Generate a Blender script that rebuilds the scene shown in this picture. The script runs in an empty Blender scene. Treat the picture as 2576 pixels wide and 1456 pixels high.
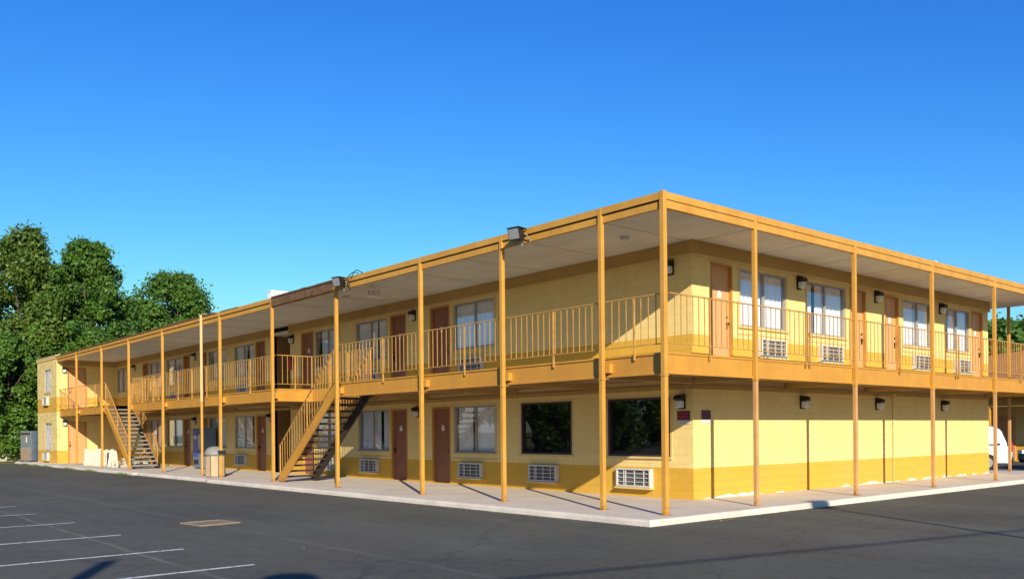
import bpy, math, random
import numpy as np
from mathutils import Vector, Matrix
R = math.radians
sc = bpy.context.scene
COL = sc.collection
# ------------------------------------------------------------------ camera
FPX, YAW, ROLL, HY = 2225.55, 0.704432, R(-0.513), 1083.86
CAM = Vector((-12.838, -10.714, 1.585))
fwd = Vector((math.sin(YAW), math.cos(YAW), 0)); rt0 = Vector((math.cos(YAW), -math.sin(YAW), 0)); up0 = rt0.cross(fwd)
rt = rt0*math.cos(ROLL) + up0*math.sin(ROLL); up = -rt0*math.sin(ROLL) + up0*math.cos(ROLL)
cd = bpy.data.cameras.new('camera'); cam = bpy.data.objects.new('camera', cd); COL.objects.link(cam)
cam.matrix_world = Matrix(((rt.x, up.x, -fwd.x, CAM.x), (rt.y, up.y, -fwd.y, CAM.y), (rt.z, up.z, -fwd.z, CAM.z), (0, 0, 0, 1)))
cd.sensor_width = 36; cd.lens = 36*FPX/2576; cd.shift_y = (HY-728)/2576; cd.clip_end = 3000; cd.clip_start = .1
sc.camera = cam
# ------------------------------------------------------------------ light
SUN_EL, SUN_AZ = R(21.8), R(28.5)          # the sun stands low behind the camera, towards -y and a little -x
sd = Vector((-math.sin(SUN_AZ)*math.cos(SUN_EL), -math.cos(SUN_AZ)*math.cos(SUN_EL), math.sin(SUN_EL)))
w = bpy.data.worlds.new('World'); sc.world = w; w.use_nodes = True
nt = w.node_tree; bg = nt.nodes['Background']
sky = nt.nodes.new('ShaderNodeTexSky'); sky.sky_type = 'NISHITA'; sky.sun_disc = False
sky.sun_elevation = SUN_EL; sky.sun_rotation = math.atan2(sd.x, sd.y)
sky.air_density = 1.3; sky.dust_density = .15; sky.ozone_density = 2.5; sky.altitude = 300
# deep, clear, saturated blue air: each channel of the sky gets its own contrast
SKY = .11; EXPO = .45
sp_ = nt.nodes.new('ShaderNodeSeparateColor'); cb_ = nt.nodes.new('ShaderNodeCombineColor'); nt.links.new(sky.outputs[0], sp_.inputs[0])
for i, (k, g_, mx_) in enumerate(((.76, 1.885, .85), (1.03, 1.39, .85), (1.38, .9, 1.0))):
    a1 = nt.nodes.new('ShaderNodeMath'); a1.operation = 'MULTIPLY'; a1.inputs[1].default_value = .11*2**.15; nt.links.new(sp_.outputs[i], a1.inputs[0])
    a2 = nt.nodes.new('ShaderNodeMath'); a2.operation = 'POWER'; a2.inputs[1].default_value = g_; nt.links.new(a1.outputs[0], a2.inputs[0])
    a3 = nt.nodes.new('ShaderNodeMath'); a3.operation = 'MULTIPLY'; a3.inputs[1].default_value = k; nt.links.new(a2.outputs[0], a3.inputs[0])
    a5 = nt.nodes.new('ShaderNodeMath'); a5.operation = 'MINIMUM'; a5.inputs[1].default_value = mx_; nt.links.new(a3.outputs[0], a5.inputs[0])
    a4 = nt.nodes.new('ShaderNodeMath'); a4.operation = 'MULTIPLY'; a4.inputs[1].default_value = 1/SKY/2**EXPO; nt.links.new(a5.outputs[0], a4.inputs[0])
    nt.links.new(a4.outputs[0], cb_.inputs[i])
nt.links.new(cb_.outputs[0], bg.inputs[0]); bg.inputs[1].default_value = SKY
sl = bpy.data.lights.new('sun', 'SUN'); sl.energy = 5.0; sl.angle = R(.5); sl.color = (1, .91, .76)
so = bpy.data.objects.new('sun', sl); COL.objects.link(so); so.rotation_euler = (-sd).to_track_quat('-Z', 'Y').to_euler()
sc.view_settings.view_transform = 'Standard'; sc.view_settings.look = 'None'; sc.view_settings.exposure = EXPO; sc.view_settings.gamma = 1
# ------------------------------------------------------------------ helpers
def at(px, Z, z=0.0):                       # point seen in column px of the photo, Z metres along the view
    return Vector((CAM.x + fwd.x*Z + rt0.x*Z*(px-1288)/FPX, CAM.y + fwd.y*Z + rt0.y*Z*(px-1288)/FPX, z))
def tag(o, label=None, cat=None, group=None, kind=None):
    if label: o['label'] = label
    if cat: o['category'] = cat
    if group: o['group'] = group
    if kind: o['kind'] = kind
    return o
def empty(name, loc=(0, 0, 0), rz=0, label=None, cat=None, group=None):
    o = bpy.data.objects.new(name, None); COL.objects.link(o); o.location = loc; o.rotation_euler.z = rz
    o.empty_display_size = .2
    return tag(o, label, cat, group)
def copy_tree(o, parent=None):
    c = o.copy(); COL.objects.link(c); c.parent = parent
    for ch in [x for x in KIDS.get(o.name, [])]:
        d = copy_tree(ch, c); KIDS.setdefault(c.name, []).append(d)
    return c
KIDS = {}
class MB:
    norecalc = False
    def __init__(s): s.v = []; s.f = []; s.m = []; s.sm = []
    def add(s, vs, fs, mi=0, smooth=False):
        b = len(s.v); s.v += [tuple(p) for p in vs]
        for f in fs: s.f.append(tuple(b+i for i in f)); s.m.append(mi); s.sm.append(smooth)
        return s
    def box(s, x0, x1, y0, y1, z0, z1, mi=0):
        vs = [(x, y, z) for z in (z0, z1) for y in (y0, y1) for x in (x0, x1)]
        return s.add(vs, [(0, 2, 3, 1), (4, 5, 7, 6), (0, 1, 5, 4), (2, 6, 7, 3), (0, 4, 6, 2), (1, 3, 7, 5)], mi)
    def bar(s, p, q, wd, h, mi=0, upv=(0, 0, 1)):      # rectangular bar from p to q
        p = Vector(p); q = Vector(q); d = (q-p).normalized(); u = Vector(upv)
        if abs(d.dot(u)) > .99: u = Vector((1, 0, 0))
        r = d.cross(u).normalized(); u = r.cross(d)
        vs = [c + r*(a*wd/2) + u*(b*h/2) for c in (p, q) for a, b in ((-1, -1), (1, -1), (1, 1), (-1, 1))]
        return s.add(vs, [(3, 2, 1, 0), (4, 5, 6, 7), (0, 1, 5, 4), (1, 2, 6, 5), (2, 3, 7, 6), (3, 0, 4, 7)], mi)
    def tube(s, pts, rad, n=8, mi=0, cap=True, smooth=True):
        pts = [Vector(p) for p in pts]; rad = rad if hasattr(rad, '__len__') else [rad]*len(pts)
        b = []; 
        for i, p in enumerate(pts):
            d = (pts[min(i+1, len(pts)-1)] - pts[max(i-1, 0)]).normalized()
            u = Vector((0, 0, 1)) if abs(d.z) < .9 else Vector((1, 0, 0))
            r = d.cross(u).normalized(); u = r.cross(d)
            b += [p + (r*math.cos(2*math.pi*k/n) + u*math.sin(2*math.pi*k/n))*rad[i] for k in range(n)]
        fs = [(i*n+k, i*n+(k+1) % n, (i+1)*n+(k+1) % n, (i+1)*n+k) for i in range(len(pts)-1) for k in range(n)]
        s.add(b, fs, mi, smooth)
        if cap:
            s.add(b[:n], [tuple(range(n))[::-1]], mi); s.add(b[-n:], [tuple(range(n))], mi)
        return s
    def prism(s, poly, axis, a, b, mi=0):   # poly in the two other axes (in order), extruded along axis from a to b
        def P(u, v, t):
            return {'x': (t, u, v), 'y': (u, t, v), 'z': (u, v, t)}[axis]
        n = len(poly); vs = [P(u, v, a) for u, v in poly] + [P(u, v, b) for u, v in poly]
        return s.add(vs, [tuple(range(n)), tuple(range(2*n-1, n-1, -1))] + [(i, n+i, n+(i+1) % n, (i+1) % n) for i in range(n)], mi)
    def lathe(s, prof, n=16, mi=0, c=(0, 0), smooth=True):
        vs = [(c[0]+r*math.cos(2*math.pi*k/n), c[1]+r*math.sin(2*math.pi*k/n), z) for r, z in prof for k in range(n)]
        fs = [(i*n+k, i*n+(k+1) % n, (i+1)*n+(k+1) % n, (i+1)*n+k) for i in range(len(prof)-1) for k in range(n)]
        return s.add(vs, fs + [tuple(range(n))[::-1], tuple(range((len(prof)-1)*n, len(prof)*n))], mi, smooth)
    def mesh(s, name, mats):
        me = bpy.data.meshes.new(name); me.from_pydata(s.v, [], s.f)
        for m in (mats if isinstance(mats, (list, tuple)) else [mats]): me.materials.append(m)
        me.polygons.foreach_set('material_index', s.m); me.polygons.foreach_set('use_smooth', s.sm)
        import bmesh
        if not s.norecalc: bm = bmesh.new(); bm.from_mesh(me); bmesh.ops.recalc_face_normals(bm, faces=bm.faces); bm.to_mesh(me); bm.free()
        me.update(); return me
    def build(s, name, mats, parent=None, bevel=0, loc=None, rz=0):
        o = bpy.data.objects.new(name, s.mesh(name, mats)); COL.objects.link(o)
        if parent: o.parent = parent; KIDS.setdefault(parent.name, []).append(o)
        if loc is not None: o.location = loc
        o.rotation_euler.z = rz
        if bevel:
            b = o.modifiers.new('bevel', 'BEVEL'); b.width = bevel; b.segments = 2; b.limit_method = 'ANGLE'
        return o
# ------------------------------------------------------------------ materials
class NT:
    def __init__(s, name):
        s.m = bpy.data.materials.new(name); s.m.use_nodes = True; s.t = s.m.node_tree; s.n = s.t.nodes
        s.p = s.n['Principled BSDF']
    def new(s, t, **k):
        n = s.n.new('ShaderNode'+t)
        for a, b in k.items(): setattr(n, a, b)
        return n
    def ln(s, a, b): s.t.links.new(a, b)
    def pos(s): return s.new('NewGeometry').outputs['Position']
    def noise(s, scale, detail=4, vec=None, rough=.55, dist=0, sx=None):
        n = s.new('TexNoise'); n.inputs['Scale'].default_value = scale; n.inputs['Detail'].default_value = detail
        n.inputs['Roughness'].default_value = rough; n.inputs['Distortion'].default_value = dist
        v = vec or s.pos()
        if sx:
            mp = s.new('Mapping'); mp.inputs['Scale'].default_value = sx; s.ln(v, mp.inputs[0]); v = mp.outputs[0]
        s.ln(v, n.inputs['Vector']); return n.outputs['Fac']
    def math(s, op, a, b=None, clamp=False):
        n = s.new('Math', operation=op, use_clamp=clamp)
        for i, x in enumerate((a, b)):
            if x is None: continue
            if isinstance(x, (int, float)): n.inputs[i].default_value = x
            else: s.ln(x, n.inputs[i])
        return n.outputs[0]
    def ramp(s, f, a, b, c0=0, c1=1):
        n = s.new('MapRange'); n.clamp = True; s.ln(f, n.inputs['Value'])
        for k, v in zip(('From Min', 'From Max', 'To Min', 'To Max'), (a, b, c0, c1)): n.inputs[k].default_value = v
        return n.outputs[0]
    def mix(s, f, a, b, mode='MIX'):
        n = s.new('Mix', data_type='RGBA', blend_type=mode)
        if isinstance(f, (int, float)): n.inputs[0].default_value = f
        else: s.ln(f, n.inputs[0])
        for i, x in ((6, a), (7, b)):
            if isinstance(x, tuple): n.inputs[i].default_value = (*x[:3], 1)
            else: s.ln(x, n.inputs[i])
        return n.outputs[2]
    def bump(s, h, st=.3, d=.01):
        n = s.new('Bump'); n.inputs['Strength'].default_value = st; n.inputs['Distance'].default_value = d
        s.ln(h, n.inputs['Height']); s.ln(n.outputs[0], s.p.inputs['Normal'])
    def sep(s):
        n = s.new('SeparateXYZ'); s.ln(s.pos(), n.inputs[0]); return n.outputs
    def out(s, col=None, rough=.6, spec=.4, metal=0):
        if isinstance(col, tuple): s.p.inputs['Base Color'].default_value = (*col[:3], 1)
        elif col is not None: s.ln(col, s.p.inputs['Base Color'])
        if isinstance(rough, (int, float)): s.p.inputs['Roughness'].default_value = rough
        else: s.ln(rough, s.p.inputs['Roughness'])
        s.p.inputs['Specular IOR Level'].default_value = spec; s.p.inputs['Metallic'].default_value = metal
        return s.m
def dk(c, k): return tuple(x*k for x in c)
def paint(name, c, var=.12, scale=3, rough=.55, spec=.35, bump=.15, fine=60, c2=None, amt=.5, chips=False):
    t = NT(name); n1 = t.noise(scale, 5); n2 = t.noise(fine, 3)
    f = t.ramp(n1, .35, .7); a = t.mix(f, c, c2 or dk(c, 1-var))
    a = t.mix(t.ramp(n2, .3, .75, 0, amt*var*2), a, dk(c, .75))
    if chips:
        x, y, z = t.sep(); a = t.mix(t.ramp(t.noise(5, 5, sx=(1, 1, .25)), .48, .75, 0, .35), a, dk(c, .62))
        a = t.mix(t.ramp(t.noise(34, 3, rough=.7), .66, .70, 0, .8), a, (.16, .09, .05))
        rb = t.math('MULTIPLY', t.ramp(z, .0, .22, 1, 0), t.ramp(t.noise(26, 4), .42, .55)); a = t.mix(t.math('MULTIPLY', rb, .85), a, (.13, .06, .03))
    t.bump(n2, bump, .004)
    return t.out(a, t.ramp(n1, .3, .7, rough-.08, rough+.12), spec)
def wallmat(name, brick=False, splash=False):
    t = NT(name); x, y, z = t.sep()
    pale = (.80, .60, .235); band = (.64, .355, .038)
    if brick: pale = (.86, .66, .27); band = (.74, .42, .06)
    n1 = t.noise(.9, 4); n2 = t.noise(9, 5); n3 = t.noise(60, 2)
    lo = t.math('LESS_THAN', z, .71)
    hi = t.math('MULTIPLY', t.math('GREATER_THAN', z, 2.9), t.math('LESS_THAN', z, 3.74))
    isb = t.math('ADD', lo, hi, True)
    c = t.mix(isb, pale, band)
    c = t.mix(t.ramp(n1, .3, .75, 0, .16), c, (.55, .40, .14))
    c = t.mix(t.ramp(n2, .45, .8, 0, .18), c, (.50, .38, .18))
    c = t.mix(t.ramp(t.noise(2.6, 5, sx=(1, 1, .09)), .5, .78, 0, .22), c, (.42, .29, .13))
    c = t.mix(t.ramp(t.noise(20, 4, rough=.7), .66, .72, 0, .4), c, (.46, .36, .2))
    cb = t.new('CombineXYZ'); t.ln(t.math('ADD', x, y), cb.inputs[0]); t.ln(z, cb.inputs[1])
    br = t.new('TexBrick'); t.ln(cb.outputs[0], br.inputs['Vector']); br.offset = .5
    br.inputs['Scale'].default_value = 1
    br.inputs['Brick Width'].default_value = .2 if brick else .4; br.inputs['Row Height'].default_value = .0667 if brick else .2
    br.inputs['Mortar Size'].default_value = .007 if brick else .006; br.inputs['Mortar Smooth'].default_value = .4
    br.inputs['Color1'].default_value = (1, 1, 1, 1); br.inputs['Color2'].default_value = (.62, .6, .55, 1) if brick else (.93, .93, .93, 1)
    br.inputs['Mortar'].default_value = (.7, .66, .6, 1) if brick else (.80, .78, .74, 1)
    c = t.mix(.8 if brick else .75, c, t.mix(1, c, br.outputs['Color'], 'MULTIPLY'))
    if splash:      # bare patches along the foot of the wall where the paint has come away
        m = t.math('LESS_THAN', z, t.ramp(t.noise(1.3, 5), .45, .75, .0, .13))
        c = t.mix(t.math('MULTIPLY', m, .85), c, (.78, .70, .58))
    h = t.math('ADD', t.math('MULTIPLY', br.outputs['Fac'], -1), t.math('MULTIPLY', n3, .5))
    t.bump(h, .45, .006)
    return t.out(c, .75, .2)
M = {}
M['wall'] = wallmat('painted_block'); M['wall_s'] = wallmat('painted_block_street', splash=True); M['brick'] = wallmat('buff_brick', brick=True)
OR = (.58, .30, .048)
M['orange'] = paint('orange_paint', OR, .16, 2.2, .5, bump=.2, c2=(.49, .235, .035), chips=True)
M['faded'] = paint('faded_orange_paint', (.56, .31, .115), .2, 2.5, .6, c2=(.47, .24, .08), chips=True)
M['beam'] = paint('deck_beam_paint', (.55, .268, .034), .2, 1.6, .5, c2=(.48, .215, .035), bump=.3, chips=True)
M['rail'] = paint('rail_paint', (.52, .28, .07), .2, 6, .5, c2=(.36, .18, .045))
M['frieze'] = paint('ochre_frieze_paint', (.50, .32, .10), .12, 2, .7)
M['trim'] = paint('yellow_trim_paint', (.66, .49, .20), .12, 3, .6)
M['door'] = paint('salmon_door_paint', (.62, .32, .13), .1, 2, .45, spec=.4, bump=.05)
M['doorframe'] = paint('door_frame_paint', (.52, .25, .05), .15, 4, .5)
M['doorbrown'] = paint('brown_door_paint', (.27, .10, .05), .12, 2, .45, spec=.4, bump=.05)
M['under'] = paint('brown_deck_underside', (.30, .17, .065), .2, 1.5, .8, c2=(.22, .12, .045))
M['deckfloor'] = paint('deck_floor_concrete', (.55, .47, .38), .15, 2, .85)
M['floodglass'] = paint('grey_flood_glass', (.26, .27, .28), .3, 9, .2, spec=.7)
M['steel'] = paint('dark_shaded_steel', (.045, .03, .022), .3, 8, .6)  # near-black tone puts shade into the inner stringers; nearer treads share it
M['black'] = paint('black_metal', (.018, .017, .017), .2, 8, .4)
M['alu'] = paint('window_aluminium', (.32, .30, .27), .15, 8, .35, spec=.6)
M['bronze'] = paint('bronze_frame', (.045, .022, .018), .15, 8, .35, spec=.6)
M['white'] = paint('white_metal_paint', (.60, .58, .54), .12, 6, .45, c2=(.48, .46, .41))
M['grey'] = paint('grey_metal', (.30, .30, .29), .2, 7, .4, spec=.6)
M['darkgap'] = paint('dark_interior', (.03, .03, .035), .2, 10, .8)
M['lens'] = paint('frosted_glass', (.62, .62, .58), .05, 8, .25, spec=.6)
M['paleorange'] = paint('pale_conduit_paint', (.70, .44, .18), .15, 5, .5, chips=False)
M['signwhite'] = paint('exit_housing', (.80, .74, .68), .05, 8, .5)
M['exitred'] = paint('exit_letter_red', (.48, .13, .10), .05, 8, .5)
M['maroon'] = paint('maroon_sign', (.13, .02, .03), .1, 8, .4)
M['redmark'] = paint('red_lettering', (.42, .03, .05), .1, 8, .4)
M['plate'] = paint('door_plate', (.68, .66, .60), .05, 8, .4)
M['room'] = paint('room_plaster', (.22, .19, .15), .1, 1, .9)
M['tread'] = paint('stair_tread_concrete', (.27, .25, .22), .25, 6, .85, spec=.15)
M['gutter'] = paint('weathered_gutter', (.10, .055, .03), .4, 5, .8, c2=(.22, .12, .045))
M['bark'] = paint('bark', (.10, .075, .05), .4, 5, .9, bump=.8, fine=20)
M['tan'] = paint('tan_bin_panel', (.45, .33, .185), .1, 5, .6, c2=(.38, .28, .16))
M['dome'] = paint('grey_bin_lid', (.25, .235, .20), .15, 6, .6)
M['wood'] = paint('weathered_fence_wood', (.46, .45, .33), .3, 4, .85, c2=(.30, .30, .20))
M['cream'] = paint('cream_painted_wood', (.64, .58, .43), .15, 7, .6, c2=(.46, .40, .28))
M['rubber'] = paint('tyre_rubber', (.025, .025, .026), .2, 9, .85)
M['wcar'] = paint('white_car_paint', (.78, .79, .80), .02, 2, .15, spec=.6, bump=0)
M['dcar'] = paint('dark_blue_car_paint', (.02, .035, .05), .05, 2, .12, spec=.7, bump=0)
M['tail'] = paint('tail_lamp_plastic', (.45, .02, .02), .1, 9, .2, spec=.6)
M['cabgrey'] = paint('dark_cabinet_grey', (.13, .14, .13), .3, 5, .6)
M['brightwhite'] = paint('white_enamel', (.82, .80, .76), .06, 5, .5)
M['blue'] = paint('blue_panel', (.02, .06, .32), .1, 9, .3, spec=.6)
M['bluegrey'] = paint('blue_grey_metal', (.14, .20, .27), .2, 4, .5)
M['brownp'] = paint('brown_metal_panel', (.22, .16, .11), .2, 4, .6)
M['roofred'] = paint('rust_brown_shingles', (.42, .19, .065), .25, 3, .85)
M['rooftop'] = paint('roof_membrane', (.28, .27, .25), .2, 1, .9)
def ceilmat():
    t = NT('soffit_plaster'); x, y, z = t.sep()
    c = t.mix(t.ramp(t.noise(1.1, 5), .35, .7), (.76, .74, .64), (.67, .64, .54))
    c = t.mix(t.ramp(t.noise(.5, 3, sx=(1, .3, 1)), .55, .75, 0, .35), c, (.42, .35, .26))
    t.bump(t.noise(90, 2), .3, .004)
    return t.out(c, .9, .15)
M['ceil'] = ceilmat()
def curtmat():
    t = NT('white_curtain_cloth'); c = t.mix(t.ramp(t.noise(3, 3), .3, .7), (.86, .85, .84), (.76, .75, .75))
    m = t.out(c, .9, .1)
    t.p.inputs['Sheen Weight'].default_value = .2
    return m
M['curtain'] = curtmat()
def glass(name, tint, lo, hi, dark=None):
    t = NT(name); t.n.remove(t.p)
    g = t.new('BsdfGlossy'); g.inputs['Roughness'].default_value = .015; g.inputs['Color'].default_value = (1, 1, 1, 1)
    lw = t.new('LayerWeight'); lw.inputs['Blend'].default_value = .5
    nb = t.new('Bump'); nb.inputs['Strength'].default_value = .06; nb.inputs['Distance'].default_value = .02; t.ln(t.noise(1.6, 2), nb.inputs['Height']); t.ln(nb.outputs[0], g.inputs['Normal'])
    f = t.ramp(t.math('POWER', lw.outputs['Facing'], 4), 0, 1, lo, hi)
    if dark: b = t.new('BsdfDiffuse'); b.inputs['Color'].default_value = (*dark, 1)
    else: b = t.new('BsdfTransparent'); b.inputs['Color'].default_value = (*tint, 1)
    mx = t.new('MixShader'); t.ln(f, mx.inputs[0]); t.ln(b.outputs[0], mx.inputs[1]); t.ln(g.outputs[0], mx.inputs[2])
    o = [n for n in t.n if n.type == 'OUTPUT_MATERIAL'][0]; t.ln(mx.outputs[0], o.inputs[0])
    return t.m
M['glass'] = glass('window_glass', (.93, .95, .95), .19, .9)
M['tint'] = glass('tinted_black_glass', None, .09, .95, (.006, .006, .007))
M['carglass'] = glass('car_glass', None, .07, .9, (.01, .012, .014))
def asphalt():
    t = NT('asphalt'); x, y, z = t.sep()
    n1 = t.noise(.22, 5, dist=.6); n2 = t.noise(2.5, 6); n3 = t.noise(120, 3, rough=.8); n4 = t.noise(.5, 5, sx=(1, .16, 1)); 
    c = t.mix(t.ramp(n1, .32, .68), (.056, .060, .046), (.100, .100, .074))
    c = t.mix(t.ramp(n4, .5, .72, 0, .55), c, (.130, .130, .102))
    c = t.mix(t.ramp(n2, .5, .8, 0, .55), c, (.050, .051, .042))
    c = t.mix(t.ramp(t.noise(.09, 4, dist=1.5), .52, .62, 0, .45), c, (.088, .072, .056))
    c = t.mix(t.ramp(t.noise(.6, 6, dist=.8, rough=.7), .62, .72, 0, .55), c, (.036, .038, .036))
    c = t.mix(t.ramp(t.noise(1.1, 5, sx=(1, .08, 1)), .56, .7, 0, .35), c, (.125, .122, .10))
    c = t.mix(t.ramp(n3, .5, .75, 0, .5), c, (.16, .158, .13))
    c = t.mix(t.ramp(t.noise(14, 5, rough=.75), .42, .62, 0, .45), c, (.125, .123, .098))
    c = t.mix(t.ramp(t.noise(5, 4, rough=.7), .56, .70, 0, .5), c, (.045, .047, .040))
    wob = t.math('MULTIPLY', t.math('SUBTRACT', t.noise(.35, 6, sx=(.1, 1, 1)), .5), .35)
    def seam(x0, wd, amp=1):
        d = t.math('ABSOLUTE', t.math('SUBTRACT', x, t.math('ADD', x0, wob if amp == 1 else t.math('MULTIPLY', wob, amp))))
        return t.ramp(d, wd*.25, wd, 1, 0)
    gate = t.ramp(t.noise(.8, 4), .35, .6, .25, 1)
    s1 = t.math('MULTIPLY', seam(-8.7, .05), gate); s2 = t.math('MULTIPLY', seam(-6.33, .10, .6), gate)
    c = t.mix(t.math('MULTIPLY', s1, .55), c, (.24, .235, .21)); c = t.mix(t.math('MULTIPLY', s2, .26), c, (.20, .195, .175)); 
    vo = t.new('TexVoronoi', feature='DISTANCE_TO_EDGE'); vo.inputs['Scale'].default_value = .16
    wp = t.new('VectorMath', operation='ADD'); nz = t.new('TexNoise'); nz.inputs['Scale'].default_value = .9; nz.inputs['Detail'].default_value = 5; t.ln(t.pos(), nz.inputs['Vector'])
    t.ln(t.pos(), wp.inputs[0]); t.ln(nz.outputs['Color'], wp.inputs[1]); t.ln(wp.outputs[0], vo.inputs['Vector'])
    cr = t.ramp(vo.outputs['Distance'], .001, .007, 1, 0)
    c = t.mix(t.math('MULTIPLY', t.math('MULTIPLY', cr, gate), .4), c, (.030, .026, .026))
    sp = t.new('TexVoronoi'); sp.inputs['Scale'].default_value = 1.1; t.ln(t.pos(), sp.inputs['Vector'])
    c = t.mix(t.ramp(sp.outputs['Distance'], .02, .05, .5, 0), c, (.30, .29, .24))
    t.bump(t.math('ADD', n3, t.math('MULTIPLY', cr, -1)), .5, .006)
    return t.out(c, t.ramp(n1, .3, .7, .8, .92), .25)
M['asphalt'] = asphalt()
def concrete(name, c, c2, joint=False):
    t = NT(name); x, y, z = t.sep()
    a = t.mix(t.ramp(t.noise(.8, 5), .3, .72), c, c2); a = t.mix(t.ramp(t.noise(7, 5), .5, .8, 0, .5), a, dk(c2, .72))
    a = t.mix(t.ramp(t.noise(130, 2), .45, .8, 0, .35), a, dk(c, .7))
    if joint:
        for ax, per, off in ((y, 1.6, 0), (x, 1.6, .3)):
            d = t.math('ABSOLUTE', t.math('SUBTRACT', t.math('MODULO', t.math('ADD', ax, 32+off), per), per/2))
            a = t.mix(t.ramp(d, 0, .012, .5, 0), a, dk(c, .45))
    t.bump(t.noise(50, 4), .35, .006)
    return t.out(a, .85, .2)
M['walk'] = concrete('walkway_concrete', (.70, .61, .49), (.56, .48, .38), True)
M['curb'] = concrete('curb_concrete', (.68, .60, .49), (.54, .48, .39))
M['vault'] = concrete('vault_frame_concrete', (.30, .23, .15), (.20, .15, .10))
M['line'] = None
def linemat():
    t = NT('worn_white_line_paint'); n = t.noise(14, 5, rough=.7)
    c = t.mix(t.ramp(n, .52, .66), (.62, .62, .58), (.12, .12, .115)); t.bump(t.noise(120, 3), .5, .005)
    return t.out(c, .8, .2)
M['line'] = linemat()
def grassmat():
    t = NT('dry_grass'); c = t.mix(t.ramp(t.noise(.6, 5), .3, .7), (.10, .13, .045), (.22, .22, .10)); c = t.mix(t.ramp(t.noise(18, 3), .4, .7, 0, .6), c, (.30, .28, .15))
    t.bump(t.noise(30, 3), .8, .03); return t.out(c, .95, .1)
M['grass'] = grassmat()
def leafmat(name, a, b, c2):
    t = NT(name); n = t.noise(.55, 3); n2 = t.noise(5, 2)
    c = t.mix(t.ramp(n, .35, .65), a, b); c = t.mix(t.ramp(n2, .45, .7, 0, .7), c, c2)
    m = t.out(c, .5, .35)
    tr = t.new('BsdfTranslucent'); t.ln(c, tr.inputs[0]); mx = t.new('MixShader'); mx.inputs[0].default_value = .35
    o = [q for q in t.n if q.type == 'OUTPUT_MATERIAL'][0]
    t.ln(t.p.outputs[0], mx.inputs[1]); t.ln(tr.outputs[0], mx.inputs[2]); t.ln(mx.outputs[0], o.inputs[0])
    return m
M['leafA'] = leafmat('leaves_mid', (.035, .11, .014), (.095, .20, .024), (.18, .28, .045))
M['leafB'] = leafmat('leaves_olive', (.045, .11, .016), (.12, .195, .026), (.21, .27, .045))
M['leafC'] = leafmat('leaves_bright', (.045, .13, .016), (.12, .235, .026), (.20, .31, .05))
# ------------------------------------------------------------------ the setting
def struct(o, lab=None): o['kind'] = 'structure'; return o
g = MB(); g.add([(-900, -900, -.16), (900, -900, -.16), (900, 900, -.16), (-900, 900, -.16)], [(0, 1, 2, 3)]); struct(g.build('ground', M['grass']))
def sheet(x0, x1, y0, y1, z, n=1):
    m = MB(); m.add([(x0, y0, z), (x1, y0, z), (x1, y1, z), (x0, y1, z)], [(0, 1, 2, 3)]); return m
a = MB(); a.add([(-60, -70, -.12), (80, -70, -.12), (80, 24, -.12), (20, 50.2, -.12), (-4, 50.2, -.12), (-14, 52.5, -.12), (-60, 52.5, -.12)], [(0, 1, 2, 3, 4, 5, 6)])
struct(a.build('parking_lot', M['asphalt']))
for i, (x1, y0, y1) in enumerate([(-8.15, 13.30, 13.30), (-8.27, 10.66, 10.66), (-8.18, 7.94, 7.94), (-8.18, 5.06, 5.06), (-8.06, 2.46, 2.46), (-7.95, .24, .24)]):
    m = MB(); rnd = random.Random(i); pts = []
    N = 24
    for k in range(N+1): pts.append(x1 - 5.4*k/N)
    vs = [(p, y0 + (-.048 + rnd.uniform(-.006, .006)), -.116) for p in pts] + [(p, y0 + (.048 + rnd.uniform(-.006, .006)), -.116) for p in pts]
    m.add(vs, [(k+1, k, N+1+k, N+2+k) for k in range(N)])
    struct(m.build('parking_line', M['line']))
# walkway slab with a worn curb edge
wk = MB(); rnd = random.Random(5)
def walk_edge():
    pts = []
    for k in range(0, 131): pts.append((-.95 + rnd.uniform(-.012, .012) + (0.1 if 20 < 50.4-k*.39 < 28 else 0), 50.4 - k*.3925))
    for k in range(0, 62): pts.append((-.72 + k*.36, -.44 + rnd.uniform(-.012, .012)))
    return pts
ed = walk_edge(); ed.append((21.7, -.44))
n = len(ed)
def inner(p, d):    # step inwards from the edge
    return (max(p[0], -.95) + d if p[1] > -.40 else max(p[0], -.95+d), max(p[1], -.44+d) if p[0] < -.6 or p[1] < -.3 else p[1])
lay = [(0, -.16), (0.012, -.05), (0.03, -.012), (.055, -.001), (.16, 0.0)]
V = []
for d, z in lay: V += [(*inner(p, d), z) for p in ed]
F = [(j*n+i, j*n+i+1, (j+1)*n+i+1, (j+1)*n+i) for j in range(len(lay)-1) for i in range(n-1)]
wk.add(V, F, 1, False)
struct(wk.build('curb', [M['walk'], M['curb']]))
sl_ = MB(); sl_.add([(-.79, 50.4, -.0005), (-.79, -.28, -.0005), (21.7, -.28, -.0005), (21.7, 2.9, -.0005), (19.2, 2.9, -.0005), (19.2, 50.4, -.0005)], [(0, 1, 2, 3, 4, 5)])
struct(sl_.build('walkway', M['walk']))
# drain vault in the asphalt
v = empty('drain_vault', (-6.3, 5.9, -.12), R(6), 'square utility vault with a tan concrete rim set in the asphalt', 'vault')
m = MB(); s = .41; wd = .08
for x0, x1, y0, y1 in ((-s, s, -s, -s+wd), (-s, s, s-wd, s), (-s, -s+wd, -s+wd, s-wd), (s-wd, s, -s+wd, s-wd)): m.box(x0, x1, y0, y1, -.02, .022)
m.build('rim', M['vault'], v, .008)
m = MB(); m.box(-s+wd, s-wd, -s+wd, s-wd, -.02, .004)
for k in range(7): m.box(-s+wd+.03+k*.09, -s+wd+.07+k*.09, -s+wd+.02, s-wd-.02, .004, .012)
m.build('lid', M['brownp'], v)
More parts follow.
